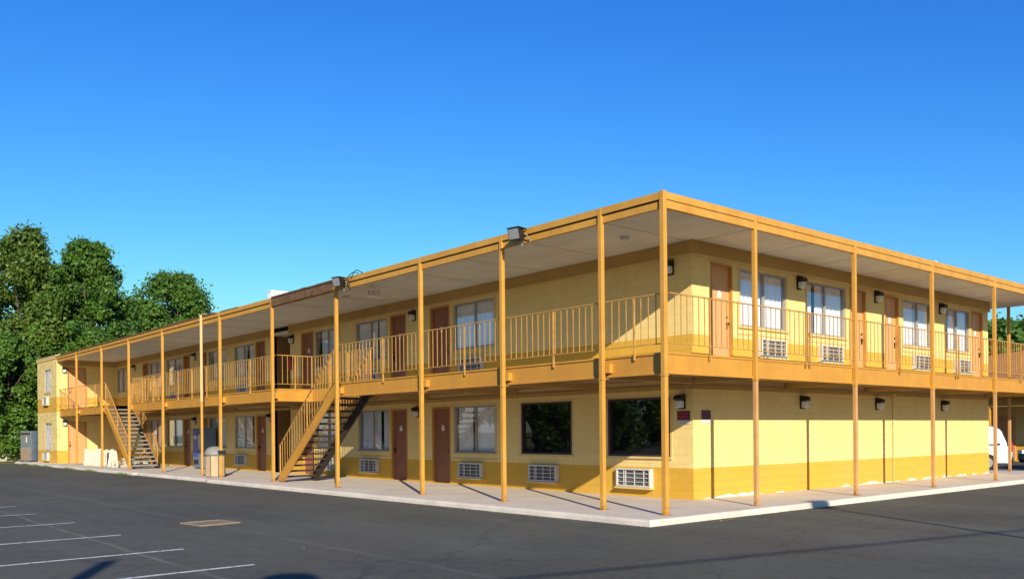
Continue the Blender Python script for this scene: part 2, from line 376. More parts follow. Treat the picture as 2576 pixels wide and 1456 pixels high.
# ------------------------------------------------------------------ the motel
WX, WY, XE, YE = 3.15, 1.81, 19.25, 44.0
FL, DB, RT = 3.03, 2.63, 6.0        # upper floor, underside of the deck, roof top
motel = empty('motel', (0, 0, 0), 0, 'two storey yellow motel with orange posts, wraparound balcony and flat roof', 'motel')
def wall(name, mat, fn, u0, u1, z0, z1, ops, th=.2):
    us = sorted({u0, u1, *[o[0] for o in ops], *[o[1] for o in ops]}); zs = sorted({z0, z1, *[o[2] for o in ops], *[o[3] for o in ops]})
    m = MB()
    solid = lambda i, j: 0 <= i < len(us)-1 and 0 <= j < len(zs)-1 and not any(o[0] < (us[i]+us[i+1])/2 < o[1] and o[2] < (zs[j]+zs[j+1])/2 < o[3] for o in ops)
    for i in range(len(us)-1):
        for j in range(len(zs)-1):
            if not solid(i, j): continue
            a, b, c, d = us[i], us[i+1], zs[j], zs[j+1]
            for dd in (0, th): m.add([fn(a, dd, c), fn(b, dd, c), fn(b, dd, d), fn(a, dd, d)], [(0, 1, 2, 3)])
            for (ni, nj, p, q) in ((i-1, j, (a, c), (a, d)), (i+1, j, (b, c), (b, d)), (i, j-1, (a, c), (b, c)), (i, j+1, (a, d), (b, d))):
                if not solid(ni, nj): m.add([fn(p[0], 0, p[1]), fn(q[0], 0, q[1]), fn(q[0], th, q[1]), fn(p[0], th, p[1])], [(0, 1, 2, 3)])
    import bmesh
    o = m.build(name, mat, motel); bm = bmesh.new(); bm.from_mesh(o.data); bmesh.ops.remove_doubles(bm, verts=bm.verts, dist=.0005); bmesh.ops.recalc_face_normals(bm, faces=bm.faces); bm.to_mesh(o.data); bm.free()
    return o
fL = lambda u, d, z: (WX+d, u, z)          # courtyard side facing -x
fR = lambda u, d, z: (u, WY+d, z)          # street side facing -y
fE = lambda u, d, z: (u, YE+d, z)          # end block, facing -y
fB = lambda u, d, z: (-.06+d, u, z)        # end block, facing -x
ZW = (.96, 2.34); ZU = (4.04, 5.40)
# each opening: kind, u0, u1, storey, style
LW = [('b', 2.46, 4.41, 0), ('b', 5.70, 7.68, 0), ('w', 8.83, 10.78, 0), ('d', 10.98, 11.93, 0), ('d', 13.33, 14.28, 0), ('w', 14.43, 16.38, 0), ('w', 17.7, 19.5, 0), ('d', 19.66, 20.6, 0),
      ('d', 23.82, 24.76, 0), ('w', 24.93, 26.95, 0), ('w', 27.95, 29.9, 0), ('d', 30.1, 31.04, 0), ('d', 32.3, 33.2, 0), ('w', 33.35, 35.5, 0), ('w', 36.2, 38.1, 0), ('d', 38.3, 39.25, 0),
      ('w', 8.83, 10.76, 1), ('d', 10.98, 12.0, 1), ('d', 13.36, 14.3, 1), ('w', 14.52, 16.5, 1), ('w', 17.7, 19.5, 1), ('d', 19.64, 20.66, 1),
      ('d', 23.85, 24.78, 1), ('w', 24.95, 26.96, 1), ('w', 27.95, 29.95, 1), ('d', 30.15, 31.1, 1), ('d', 32.3, 33.15, 1), ('w', 33.3, 35.5, 1), ('w', 36.2, 38.1, 1), ('d', 38.3, 39.25, 1), ('w', 42.1, 43.75, 1), ('w', 42.1, 43.75, 0)]
RW = [('d', 3.84, 4.66, 1), ('w', 4.95, 6.93, 1), ('w', 7.88, 9.8, 1), ('d', 10.05, 10.92, 1), ('d', 12.03, 12.85, 1), ('w', 13.12, 15.0, 1), ('w', 16.02, 17.75, 1), ('d', 17.92, 18.8, 1)]
EW = [('d', .50, 1.50, 0), ('d', .50, 1.50, 1)]
BW = [('n', 45.25, 46.75, 0), ('n', 45.25, 46.75, 1)]
def zr(k, s):
    if k == 'd': return (.02, 2.34) if s == 0 else (FL+.03, 5.44)
    if k == 'n': return (.72, 2.30) if s == 0 else (4.05, 5.40)
    return ZW if s == 0 else ZU
def ops(L, s0, s1=None): return [(a, b, *zr(k, s)) for k, a, b, s in L if s in (s0, s1)]
CEIL = 5.86
wall('wall', M['wall'], fL, WY+.2, 21.6, -.05, CEIL, [o for o in ops(LW, 0, 1) if o[1] < 21.6])
wall('wall', M['wall'], fL, 23.2, YE, -.05, CEIL, [o for o in ops(LW, 0, 1) if o[0] > 23.2])
wall('wall', M['wall_s'], fR, WX, XE, -.05, CEIL, ops(RW, 0, 1))
wall('wall', M['wall'], fE, .14, WX, -.05, CEIL, ops(EW, 0, 1))
wall('wall', M['brick'], fB, YE-.003, 48.5, -.05, 6.06, ops(BW, 0, 1))
m = MB()
m.box(WX+.2, 15, 21.4, 21.6, 0, CEIL); m.box(14.8, 15.003, 23.4, YE+4.5, 0, CEIL); m.box(.14, 14.8, 48.3, 48.5, 0, 6.05)
m.box(XE-.2, XE, WY+.2, 21.4, -.05, CEIL)
m.build('wall', M['wall'], motel)
m = MB(); m.box(WX+.003, 15, 23.2, 23.4, 0, CEIL); m.build('passage_wall', M['under'], motel)  # dark brown colour stands in for the shade inside the passage
m = MB()         # rooms behind the windows
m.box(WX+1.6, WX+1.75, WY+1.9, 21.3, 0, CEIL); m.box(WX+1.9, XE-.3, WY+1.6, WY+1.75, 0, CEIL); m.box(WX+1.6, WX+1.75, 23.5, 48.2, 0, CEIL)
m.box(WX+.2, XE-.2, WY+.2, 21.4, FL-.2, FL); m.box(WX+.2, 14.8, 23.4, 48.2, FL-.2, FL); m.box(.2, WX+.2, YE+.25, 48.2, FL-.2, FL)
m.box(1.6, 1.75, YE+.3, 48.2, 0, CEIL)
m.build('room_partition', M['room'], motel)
# deck slab, soffits, beams
ST1, ST2, SW = (12.30, 16.30), (31.25, 35.30), 1.32
m = MB()
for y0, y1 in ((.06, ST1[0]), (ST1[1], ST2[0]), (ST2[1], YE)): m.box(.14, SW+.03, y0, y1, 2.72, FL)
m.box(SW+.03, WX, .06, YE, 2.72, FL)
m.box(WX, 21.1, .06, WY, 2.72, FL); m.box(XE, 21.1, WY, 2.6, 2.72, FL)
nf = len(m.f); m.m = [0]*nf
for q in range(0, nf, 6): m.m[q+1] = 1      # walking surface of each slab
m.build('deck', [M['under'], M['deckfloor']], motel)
m = MB()         # cross joists under the deck
for y in (1.55, 4.64, 7.87, 12.19, 16.42, 20.75, 26.79, 31.15, 35.42, 39.94): m.box(SW+.05 if y in (12.19, 16.42, 31.15, 35.42) else .08, WX-.01, y-.05, y+.05, 2.60, 2.719)
for x in (2.84, 6.87, 10.9, 14.95, 18.98): m.box(x-.05, x+.05, .08, WY-.01, 2.60, 2.719)
m.box(WX-.045, WX-.002, WY, YE-.01, 2.50, 2.60); m.box(WX, XE, WY-.045, WY-.002, 2.50, 2.60)
m.build('joist', M['frieze'], motel)
def beamL(y0, y1): 
    m = MB(); m.box(.09, .14, y0, y1, DB, FL+.01); m.box(.065, .09, y0, y1, DB, DB+.045); m.box(.065, .09, y0, y1, FL-.03, FL+.012); return m.build('edge_beam', M['beam'], motel, .004)
def beamR(x0, x1, y=0):
    m = MB(); m.box(x0, x1, y+.0, y+.055, DB, FL+.01); m.box(x0, x1, y-.018, y, DB, DB+.045); m.box(x0, x1, y-.018, y, FL-.03, FL+.012); return m.build('edge_beam', M['beam'], motel, .004)
PL = [1.55, 4.64, 7.87, 12.19, 16.42, 20.75, 26.79, 31.23, 35.42, 39.94]; PR = [2.84, 6.87, 10.9, 14.95, 18.98]
ys = [.06] + PL + [YE-.01]
for a, b in zip(ys[:-1], ys[1:]):
    if (a, b) in ((12.19, 16.42), (31.23, 35.42)): continue
    beamL(a+.002, b-.002)
xs = [0] + PR + [21.1]
for a, b in zip(xs[:-1], xs[1:]): beamR(a+.002, b-.002)
beamR(.06, SW+.02, ST1[1]-.06); 
m = MB(); pass
for b_ in ((SW-.02, SW+.028, ST1[0], ST1[1]-.06, DB, FL+.008), (SW-.02, SW+.028, ST2[0]+.01, ST2[1], DB, FL+.008), (.06, SW-.02, ST2[0]-.05, ST2[0]+.0, DB, FL+.008), (.06, SW-.02, ST2[1], ST2[1]+.05, DB, FL+.008), (21.1, 21.15, .06, 2.6, DB, FL), (XE, 21.1, 2.6, 2.65, DB, FL)):
    m = MB(); m.box(*b_); m.build('edge_beam', M['beam'], motel)
# roof
m = MB(); m.box(-.07, 21.2, -.07, 2.7, CEIL, 5.985); m.box(-.07, XE, 2.7, YE-.003, CEIL, 5.985); m.box(.14, 15.0, YE, 48.5, CEIL+.01, 5.98); m.build('roof', M['rooftop'], motel)
m = MB(); m.box(-.03, WX, -.03, YE, CEIL-.02, CEIL-.002); m.box(WX, 21.15, -.03, WY, CEIL-.02, CEIL-.002); m.box(XE, 21.15, WY, 2.7, CEIL-.02, CEIL-.002); m.box(WX, 15, 21.6, 23.2, CEIL-.3, CEIL-.2)
m.build('soffit', M['ceil'], motel)
def one(name, mat, *b): m = MB(); m.box(*b); return m.build(name, mat, motel)
for y in (1.9, 4.3, 6.7, 9.1, 11.5, 13.9, 16.3, 18.7, 21.1, 23.5, 25.9, 28.3, 30.7, 33.1, 35.5, 37.9, 40.3): one('soffit_seam', M['frieze'], -.02, WX-.01, y-.008, y+.008, CEIL-.025, CEIL-.019)
for x in (3.3, 5.7, 8.1, 10.5, 12.9, 15.3, 17.7, 20.1): one('soffit_seam', M['frieze'], x-.008, x+.008, -.02, WY-.01, CEIL-.025, CEIL-.019)
m = MB()         # frieze along the top of the upper wall
m.box(WX-.075, WX-.002, WY-.075, 21.6, 5.54, CEIL-.021); m.box(WX-.075, WX-.002, 23.2, YE-.07, 5.54, CEIL-.021); m.box(WX-.002, XE, WY-.075, WY-.002, 5.54, CEIL-.021); m.box(.3, WX-.075, YE-.07, YE-.002, 5.54, CEIL-.021)
m.build('frieze', M['frieze'], motel)
m = MB(); m.box(WX-.088, WX-.002, WY-.088, 21.6, 5.50, 5.539); m.box(WX-.088, WX-.002, 23.2, YE-.07, 5.50, 5.539); m.box(WX-.002, XE, WY-.088, WY-.002, 5.50, 5.539)
m.build('frieze_trim', M['trim'], motel)
def fas(x0, x1, y0, y1, side, zt=6.0, mat='orange'):
    m = MB()
    if side == 'L': m.box(-.085, -.03, y0, y1, 5.862, zt); m.box(-.03, .02, y0, y1, 5.835, 5.862); m.box(-.045, .03, y0, y1, 5.70, 5.835)
    if side == 'R': m.box(x0, x1, -.085, -.03, 5.862, zt); m.box(x0, x1, -.062, -.01, 5.835, 5.862); m.box(x0, x1, -.08, 0, 5.70, 5.835)
    return m.build('fascia', M[mat], motel, .004)
ys = [-.0] + PL + [YE-.06]
for a, b in zip(ys[:-1], ys[1:]): fas(0, 0, a+.003, b-.003, 'L', 6.0, 'orange')
fas(-.085, 2.838, 0, 0, 'R')
for a, b in zip(PR, PR[1:]+[21.2]): fas(a+.002, b-.002, 0, 0, 'R')
rnd = random.Random(3)     # dark weathered gutter edge, thicker where leaves have gathered
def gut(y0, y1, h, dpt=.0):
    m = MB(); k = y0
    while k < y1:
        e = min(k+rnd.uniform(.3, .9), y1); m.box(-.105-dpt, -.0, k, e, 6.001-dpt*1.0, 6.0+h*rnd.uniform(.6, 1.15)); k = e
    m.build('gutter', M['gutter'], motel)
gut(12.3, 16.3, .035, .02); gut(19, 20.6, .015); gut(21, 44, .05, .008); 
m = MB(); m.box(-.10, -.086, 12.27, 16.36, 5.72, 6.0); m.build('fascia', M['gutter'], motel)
m = MB(); m.box(-.12, .16, YE-.06, 48.6, 6.061, 6.12); m.box(-.10, -.061, YE-.04, 48.56, 5.92, 6.06); m.box(.16, 15, 48.4, 48.6, 5.99, 6.12)
m.build('parapet_cap', M['trim'], motel)
# posts
def post(x, y, mat='orange', w=.088, faded=False, dx=-.035, dy=-.035, ztop=5.99, low=0):
    m = MB(); cx, cy = x+dx, y+dy
    if faded: m.box(cx-w/2, cx+w/2, cy-w/2, cy+w/2, 2.60, ztop, 0); m.box(cx-w/2+.002, cx+w/2-.002, cy-w/2+.002, cy+w/2-.002, low, 2.598, 1)
    else: m.box(cx-w/2, cx+w/2, cy-w/2, cy+w/2, low, ztop, 0)
    m.box(cx-.085, cx+.085, cy-.085, cy+.085, low-.002, low+.014, 1 if faded else 0)
    m.box(cx-w/2-.012, cx+w/2+.012, cy-w/2-.012, cy+w/2+.012, 2.58, 2.60, 0)
    return m.build('post', [M[mat], M['faded']], motel, .006)
post(0, 0, dx=-.045, dy=-.045, w=.10, ztop=6.02)
for y in PL: post(0, y, dx=-.045, dy=0, w=.093)
for x in PR: post(x, 0, faded=True, dx=0, dy=-.05)
post(21.05, 0, faded=True); post(21.05, 1.80, faded=True, dy=0)
m = MB(); m.tube([(-.13, 22.3, 2.8), (-.13, 22.3, 6.05)], .055, 10, 0); m.tube([(-.13, 22.3, 0), (-.13, 22.3, 2.8)], .052, 10, 1); m.tube([(-.13, 22.3, 6.03), (-.13, 22.26, 6.09), (-.05, 22.1, 6.1), (.0, 21.95, 6.0)], .015, 8, 0)
m.build('service_conduit', [M['paleorange'], M['orange']], motel)
m = MB(); m.tube([(12.42, WY-.03, 0), (12.42, WY-.03, 2.55)], .018, 8); m.box(12.34, 12.50, WY-.09, WY-.002, 2.46, 2.58); m.build('wall_conduit', M['trim'], motel)
# beam hangers at the left posts
for y in PL: one('beam_bracket', M['beam'], -.02, .088, y-.17, y-.06, 2.72, 2.90)
# railings
def railing(p, q, n, posts=(), zb=FL, pw=.0145, parent=None, h=1.11, hb=.17, name='railing', ends=True):
    parent = parent or motel
    p = Vector(p); q = Vector(q); m = MB(); L = (Vector((q.x, q.y, 0))-Vector((p.x, p.y, 0))).length
    tp = p+Vector((0, 0, h)); tq = q+Vector((0, 0, h)); bp = p+Vector((0, 0, hb)); bq = q+Vector((0, 0, hb))
    m.bar(tp, tq, .04, .022); m.bar(bp, bq, .03, .016)
    for k in range(1, n):
        c = p.lerp(q, k/n); m.box(c.x-pw/2, c.x+pw/2, c.y-pw/2, c.y+pw/2, c.z+hb+.006, c.z+h-.010)
    o = m.build(name, M['rail'], parent)
    for u in posts:
        c = p.lerp(q, u); s = MB(); s.box(c.x-.017, c.x+.017, c.y-.017, c.y+.017, c.z-.10, c.z+h+.012); s.build('railing_post', M['rail'], o)
    return o
xr = -.045
ys = [.04]+PL+[YE-.02]; mids = {0: .5, 1: .5, 2: .485, 3: .46, 5: .46, 6: .5, 7: .5, 9: .5, 10: .5}
for i, (a, b) in enumerate(zip(ys[:-1], ys[1:])):
    if i in (4, 8): continue
    L = b-a; f = {0: .49, 1: .49, 2: .48, 3: .455, 5: .45, 6: .35}.get(i, .5)
    railing((.05, a+.0, FL), (.05, b-.0, FL), max(4, round(L/.185)), (f,) if i < 6 else ((.25, .5, .75) if i == 6 else (.33, .66)))
xs = [.04]+PR+[21.0]; fr = {0: (.46,), 1: (.48, .52), 2: (.56,), 3: (.36, .4)}
for i, (a, b) in enumerate(zip(xs[:-1], xs[1:])):
    railing((a+.05, xr, FL), (b-.05, xr, FL), round((b-a)/.185), fr.get(i, (.5,)))
railing((.05, ST1[1]-.03, FL), (SW, ST1[1]-.03, FL), 7, (.5, .98)); railing((SW, ST1[1]-.06, FL), (SW, ST1[0]+.1, FL), 21, (.3, .6))
railing((.05, ST2[0]-.02, FL), (SW, ST2[0]-.02, FL), 7, (.5, .98)); railing((SW, ST2[0], FL), (SW, ST2[1]-.1, FL), 21, (.3, .6, .97))
railing((21.08, .1, FL), (21.08, 1.75, FL), 9, (.5,)); railing((XE+.05, 2.62, FL), (21.05, 2.62, FL), 10, (.5,))
# ------------------------------------------------------------------ windows and doors
rnd = random.Random(11)
def mk(fn, u0, u1, d0, d1, z0, z1, m, mi=0):     # box in wall coordinates (u along, d outward negative)
    a = fn(u0, d0, z0); b = fn(u1, d1, z1)
    m.box(min(a[0], b[0]), max(a[0], b[0]), min(a[1], b[1]), max(a[1], b[1]), z0, z1, mi)
def curtain(fn, u0, u1, z0, z1, parent, gap=None, dep=.12, seed=0):
    r = random.Random(seed); m = MB(); N = max(10, int((u1-u0)/.022)); vs = []; ph = r.uniform(0, 6)
    for k in range(N+1):
        u = u0+(u1-u0)*k/N; d = dep+.022*math.sin(u*38+ph+1.5*math.sin(u*5+ph)); vs += [fn(u, d, z0), fn(u, d, z1)]
    fs = []
    for k in range(N):
        u = u0+(u1-u0)*(k+.5)/N
        if gap and gap[0] < (u-u0)/(u1-u0) < gap[1]: continue
        fs.append((2*k, 2*k+2, 2*k+3, 2*k+1))
    m.add(vs, fs, 0, True); m.build('curtain', M['curtain'], parent)
def window(fn, u0, u1, s, style='w', seed=0, gap=None, flip=False):
    z0, z1 = zr(style, s) if style == 'n' else zr('w', s)
    fm = M['bronze'] if style == 'b' else M['alu']; f = .045; m = MB()
    for a, b, c, d in ((u0, u1, z0, z0+f), (u0, u1, z1-f, z1), (u0, u0+f, z0+f, z1-f), (u1-f, u1, z0+f, z1-f)): mk(fn, a, b, .01 if style != 'b' else -.02, .08, c, d, m)
    um = (u0+u1)/2 + (u1-u0)*.02*(1 if flip else -1)
    if style != 'b': mk(fn, um-.025, um+.025, .015, .07, z0+f, z1-f, m)
    o = m.build('window', fm, motel)
    m = MB(); e = .05
    sgn = (Vector(fn(1, 0, 0))-Vector(fn(0, 0, 0))).cross(Vector((0, 0, 1))).dot(Vector(fn(0, -1, 0))-Vector(fn(0, 0, 0)))
    P = [fn(u0+f*.9, e, z0+f*.9), fn(u1-f*.9, e, z0+f*.9), fn(u1-f*.9, e, z1-f*.9), fn(u0+f*.9, e, z1-f*.9)]
    m.add(P if sgn > 0 else P[::-1], [(0, 1, 2, 3)]); m.norecalc = True; m.build('pane', M['tint'] if style == 'b' else M['glass'], o)
    if style != 'b': curtain(fn, u0+.04, u1-.04, z0+.01, z1-.02, o, gap, seed=seed)
    m = MB(); mk(fn, u0-.06, u1+.06, -.05, 0, z0-.055, z0-.002, m)
    if style in 'wb':
        mk(fn, u0-.06, u0-.002, -.015, 0, z0, z1+.05, m); mk(fn, u1+.002, u1+.06, -.015, 0, z0, z1+.05, m)
        if style == 'w': mk(fn, u0-.08, u1+.08, -.02, 0, z0-.20, z0-.165, m)
    m.build('sill', M['trim'], o)
    return o
def door(fn, u0, u1, s, hinge=0):
    z0, z1 = zr('d', s); fl = 0 if s == 0 else FL; m = MB()
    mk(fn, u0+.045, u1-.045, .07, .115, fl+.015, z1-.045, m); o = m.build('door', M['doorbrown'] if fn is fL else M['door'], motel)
    m = MB(); mk(fn, u0, u0+.045, -.015, .12, fl+.004, z1, m); mk(fn, u1-.045, u1, -.015, .12, fl+.004, z1, m); mk(fn, u0+.045, u1-.045, -.015, .12, z1-.045, z1, m)
    m.build('door_frame', M['doorframe'], o)
    m = MB(); c = (u0+u1)/2; mk(fn, c-.07, c+.07, .062, .07, fl+1.62, fl+1.74, m); mk(fn, c-.05, c+.05, .062, .07, fl+1.745, fl+1.79, m); m.build('number_plate', M['plate'], o)
    m = MB(); h = u0+.13 if hinge else u1-.13
    mk(fn, h-.03, h+.03, .02, .07, fl+1.0, fl+1.06, m); mk(fn, h-.022, h+.022, .045, .07, fl+1.16, fl+1.21, m); mk(fn, h-.02, h+.02, .05, .07, fl+.9, fl+.93, m); mk(fn, h-.008, h+.008, .03, .07, fl+.93, fl+1.0, m)
    m.build('handle', M['black'], o)
gaps = {8.83: {0: (.52, .62)}, 14.43: {0: (.22, .32)}, 4.95: {1: (.5, .53)}, 7.88: {1: (.2, .3)}, 14.52: {1: (.3, .36)}, 13.12: {1: (.47, .5)}, 16.02: {1: (.1, .2)}, 24.93: {0: (.1, .2)}, 24.95: {1: (.35, .45)}, 45.25: {0: (0, .35)}}
GR = [None, (.45, .56), None, (.0, .12), (.3, .36), None, (.86, 1.0), (.48, .52)]
def place(fn, L, hingef):
    for i, (k, a, b, s) in enumerate(L):
        if k == 'd': door(fn, a, b, s, hingef(i))
        else: window(fn, a, b, s, k, seed=int(a*10)+s, gap=gaps.get(a, {}).get(s, GR[int(a*7+s*3) % len(GR)]), flip=i % 2)
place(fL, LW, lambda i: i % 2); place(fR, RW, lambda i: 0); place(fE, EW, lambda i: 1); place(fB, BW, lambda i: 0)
# ------------------------------------------------------------------ stairs
def stairs(y0, y1, label, tread, inner):        # from foot y0 up to head y1
    t = empty('staircase', (.68, y0, 0), 0, label, 'staircase', 'outdoor stairs up to the balcony')
    off = Vector((-.68, -y0, 0)); s = 1 if y1 > y0 else -1; rise = FL; run = abs(y1-y0)
    P = lambda x, a, z: Vector((x, y0+s*a, z))+off
    def sbar(x, mat):
        m = MB(); m.prism([(0+off.y+y0, 0), (s*.34+off.y+y0, 0), (s*(run)+off.y+y0, FL-.26), (s*run+off.y+y0, FL+.02), (s*(run-.10)+off.y+y0, FL+.02), (off.y+y0, .13)], 'x', x+off.x-.022, x+off.x+.022)
        return m.build('stringer', mat, t)
    sbar(.05, M['beam']); sbar(SW-.08, inner)
    N = 16
    for k in range(1, N):
        a = run*(k-.5)/N; z = rise*k/N
        m = MB(); q = P(0, a, z); m.box(.075+off.x, SW-.105+off.x, q.y-.14, q.y+.14, z-.045, z); m.box(.075+off.x, SW-.105+off.x, q.y-s*.14-.006, q.y-s*.14+.006, z-.06, z-.001)
        m.build('tread', tread, t)
    for x in (.05, SW-.08):
        p = P(x, .12, .17); q = P(x, run-.05, FL+.08)
        L = run; railing(p, q, 22, (.0, .5, .985), parent=t, h=1.02, hb=.10, name='stair_railing')
    return t
stairs(16.22, 12.32, 'steel staircase with orange stringers, the nearer one, rising towards the camera', M['steel'], M['steel']); stairs(31.25, 35.25, 'steel staircase with orange stringers at the far end, rising away from the camera', M['tread'], M['steel'])
# ------------------------------------------------------------------ wall units, lamps, signs
def ac_unit():
    t = empty('air_conditioner')
    m = MB(); w, h, d = 1.08, .44, .13           # faces -y, base centre on the wall
    for a, b, c, e in ((-w/2, w/2, 0, .04), (-w/2, w/2, h-.04, h), (-w/2, -w/2+.04, .04, h-.04), (w/2-.04, w/2, .04, h-.04)): m.box(a, b, -d, 0, c, e)
    m.build('case', M['white'], t, .004)
    m = MB(); m.box(-w/2+.04, w/2-.04, -d+.07, -.01, .04, h-.04, 1)
    for k in range(1, 4): z = .02+(h-.04)*k/4; m.box(-w/2+.04, w/2-.04, -d+.012, -d+.03, z-.008, z+.008)
    for u in (-.30, -.24, .04, .33): m.box(u-.009, u+.009, -d+.014, -d+.034, .04, h-.04)
    for k in range(20): z = .055+k*.0175; m.box(-w/2+.04, w/2-.04, -d+.045, -d+.065, z-.003, z+.003, 2)
    m.build('grille', [M['white'], M['darkgap'], M['grey']], t)
    m = MB(); m.box(-w/2-.03, w/2+.03, -d-.03, 0, -.045, -.004); m.build('ledge', M['trim'], t)
    return t
acp = ac_unit(); first = [True]
def put(proto, loc, rz, label, cat, group, used=set()):
    o = proto if proto.name not in used else copy_tree(proto); used.add(proto.name)
    o.location = loc; o.rotation_euler.z = rz; tag(o, label, cat, group); return o
RL = -math.pi/2     # proto faces -y; turned to face -x
for y, z, lb in [(3.52, .23, 'wall air conditioner under the black window nearest the corner, half in sun'), (6.75, .24, 'wall air conditioner under the second black window from the corner'), (9.92, .23, 'ground floor air conditioner right below the wide curtained window, between doors and black windows'), (15.6, .23, 'ground floor air conditioner in the shade right beside the nearer staircase'), (18.6, .23, 'ground floor air conditioner behind the treads of the nearer staircase'),
                 (26.25, .23, 'ground floor air conditioner right of the tan trash bin'), (9.85, 3.31, 'balcony air conditioner in the shade above the ground floor doors, behind the pickets'), (15.55, 3.31, 'balcony air conditioner behind the pickets at the head of the nearer staircase'), (26, 3.31, 'balcony air conditioner just left of the open passage'), (34.4, 3.31, 'small far balcony air conditioner right of the far staircase')]:
    put(acp, (WX-.001, y, z), RL, lb, 'air conditioner', 'through wall air conditioners')
for x, lb in [(6.22, 'white sunlit air conditioner on the street side balcony, nearest the corner'), (8.95, 'white sunlit air conditioner on the street side balcony, second from the corner'), (14.2, 'white sunlit air conditioner on the street side balcony, third from the corner'), (17.05, 'white sunlit air conditioner on the street side balcony, farthest right')]:
    put(acp, (x, WY-.001, 3.34), 0, lb, 'air conditioner', 'through wall air conditioners')
for z, lb in [(3.36, 'upper white air conditioner on the brick end block'), (.15, 'lower white air conditioner on the brick end block')]:
    put(acp, (-.061, 46.3, z), RL, lb, 'air conditioner', 'through wall air conditioners')
def lamp_proto():
    t = empty('wall_lamp'); m = MB(); m.box(-.09, .09, -.03, 0, 0, .33); m.build('back_plate', M['black'], t, .005)
    m = MB(); m.prism([(-.03, .20), (-.19, .20), (-.21, .235), (-.17, .31), (-.03, .34)], 'x', -.105, .105); m.build('hood', M['black'], t, .006)
    m = MB(); m.box(-.08, .08, -.175, -.032, .03, .198); m.build('lens', M['lens'], t, .025)
    return t
lp = lamp_proto()
for y, z, lb in [(2.40, 5.13, 'black wall lamp on the shaded balcony wall just left of the corner'), (2.10, 2.05, 'black wall lamp above the small sign beside the big black window'), (12.87, 5.13, 'black wall lamp between two balcony doors in the middle of the facade'), (21.35, 5.1, 'black wall lamp beside the open passage on the balcony'), (31.6, 5.13, 'small black wall lamp on the far balcony beyond the passage'), (40.6, 5.13, 'small black wall lamp on the balcony above the far staircase'),
                 (12.72, 2.05, 'dim wall lamp between two shaded ground floor doors'), (22.95+.45, 2.05, 'ground floor wall lamp left of the passage under the deck'), (31.6, 2.05, 'small ground floor wall lamp left of the tan trash bin')]:
    put(lp, (WX-.001, y, z), RL, lb, 'wall lamp', 'wall lamps')
for x, z, lb in [(7.50, 5.14, 'black wall lamp between the first two sunlit balcony windows'), (11.5, 5.15, 'black wall lamp between two sunlit balcony doors'), (15.6, 5.15, 'black wall lamp between the last two sunlit balcony windows'), (7.6, 2.09, 'lower wall lamp on the blank street wall, nearest the corner'), (11.5, 2.10, 'lower wall lamp on the blank street wall beside the conduit'), (15.7, 2.10, 'lower wall lamp on the blank street wall, farthest right')]:
    put(lp, (x, WY-.001, z), 0, lb, 'wall lamp', 'wall lamps')
for z, lb in [(5.1, 'sunlit lamp beside the upper door of the end block'), (2.1, 'sunlit lamp beside the lower door of the end block')]:
    put(lp, (.33, YE-.001, z), 0, lb, 'wall lamp', 'wall lamps')
def small_sign(loc, rz, label, w, marks):
    t = empty('notice_sign', loc, rz, label, 'sign')
    m = MB(); m.box(-w/2, w/2, -.012, 0, .095, .30); m.build('panel', M['maroon'], t)
    m = MB()
    r = random.Random(int(w*100))
    for z, n in ((.235, 5), (.17, 6)):
        if not marks: break
        for k in range(n): u = -w*.36+k*w*.72/n; m.box(u, u+w*.085, -.015, -.0125, z-.02, z+.02)
    if marks: m.build('marks', M['redmark'], t)
    m = MB(); m.box(-w/2, w/2, -.012, 0, 0, .085); m.build('lower_strip', M['white'], t)
small_sign((WX-.002, 2.07, 1.71), RL, 'small dark sign with red marks and white strip, left of the corner', .36, True)
small_sign((3.62, WY-.002, 1.72), 0, 'small maroon sign with a white strip on the wall right of the corner', .33, False)
# fire extinguisher cabinet on the balcony
t = empty('fire_extinguisher', (WX-.001, 21.38, 3.95), RL, 'dark red fire extinguisher on the balcony wall beside the open passage', 'extinguisher')
m = MB(); m.lathe([(.05, .1), (.085, .12), (.085, .52), (.06, .60), (.025, .64)], 14, c=(0, -.1)); m.build('cylinder', M['redmark'], t)
m = MB(); m.box(-.02, .02, -.13, -.07, .64, .70); m.tube([(.02, -.1, .67), (.12, -.1, .6), (.11, -.1, .25)], .012, 6); m.box(-.05, .05, -.02, 0, .2, .5); m.build('valve', M['black'], t)
# EXIT sign hanging from the soffit
t = empty('exit_sign', (.72, 11.37, 5.84), 0, 'pale hanging sign with red EXIT letters under the balcony ceiling', 'sign')
m = MB(); m.box(-.02, .02, -.02, .02, -.1, 0); m.box(-.23, .23, -.02, .02, -.36, -.1); m.build('housing', M['signwhite'], t, .006)
cu = bpy.data.curves.new('exit_letters', 'FONT'); cu.body = 'EXIT'; cu.size = .19; cu.extrude = .003; cu.align_x = 'CENTER'; cu.align_y = 'CENTER'; cu.space_character = 1.08
tmp = bpy.data.objects.new('tmp', cu); COL.objects.link(tmp); bpy.context.view_layer.update()
me = bpy.data.meshes.new_from_object(tmp.evaluated_get(bpy.context.evaluated_depsgraph_get())); bpy.data.objects.remove(tmp)
me.transform(Matrix.Rotation(R(90), 4, 'X')); me.materials.clear(); me.materials.append(M['exitred'])
o = bpy.data.objects.new('letters', me); COL.objects.link(o); o.parent = t; o.location = (0, -.0235, -.235)
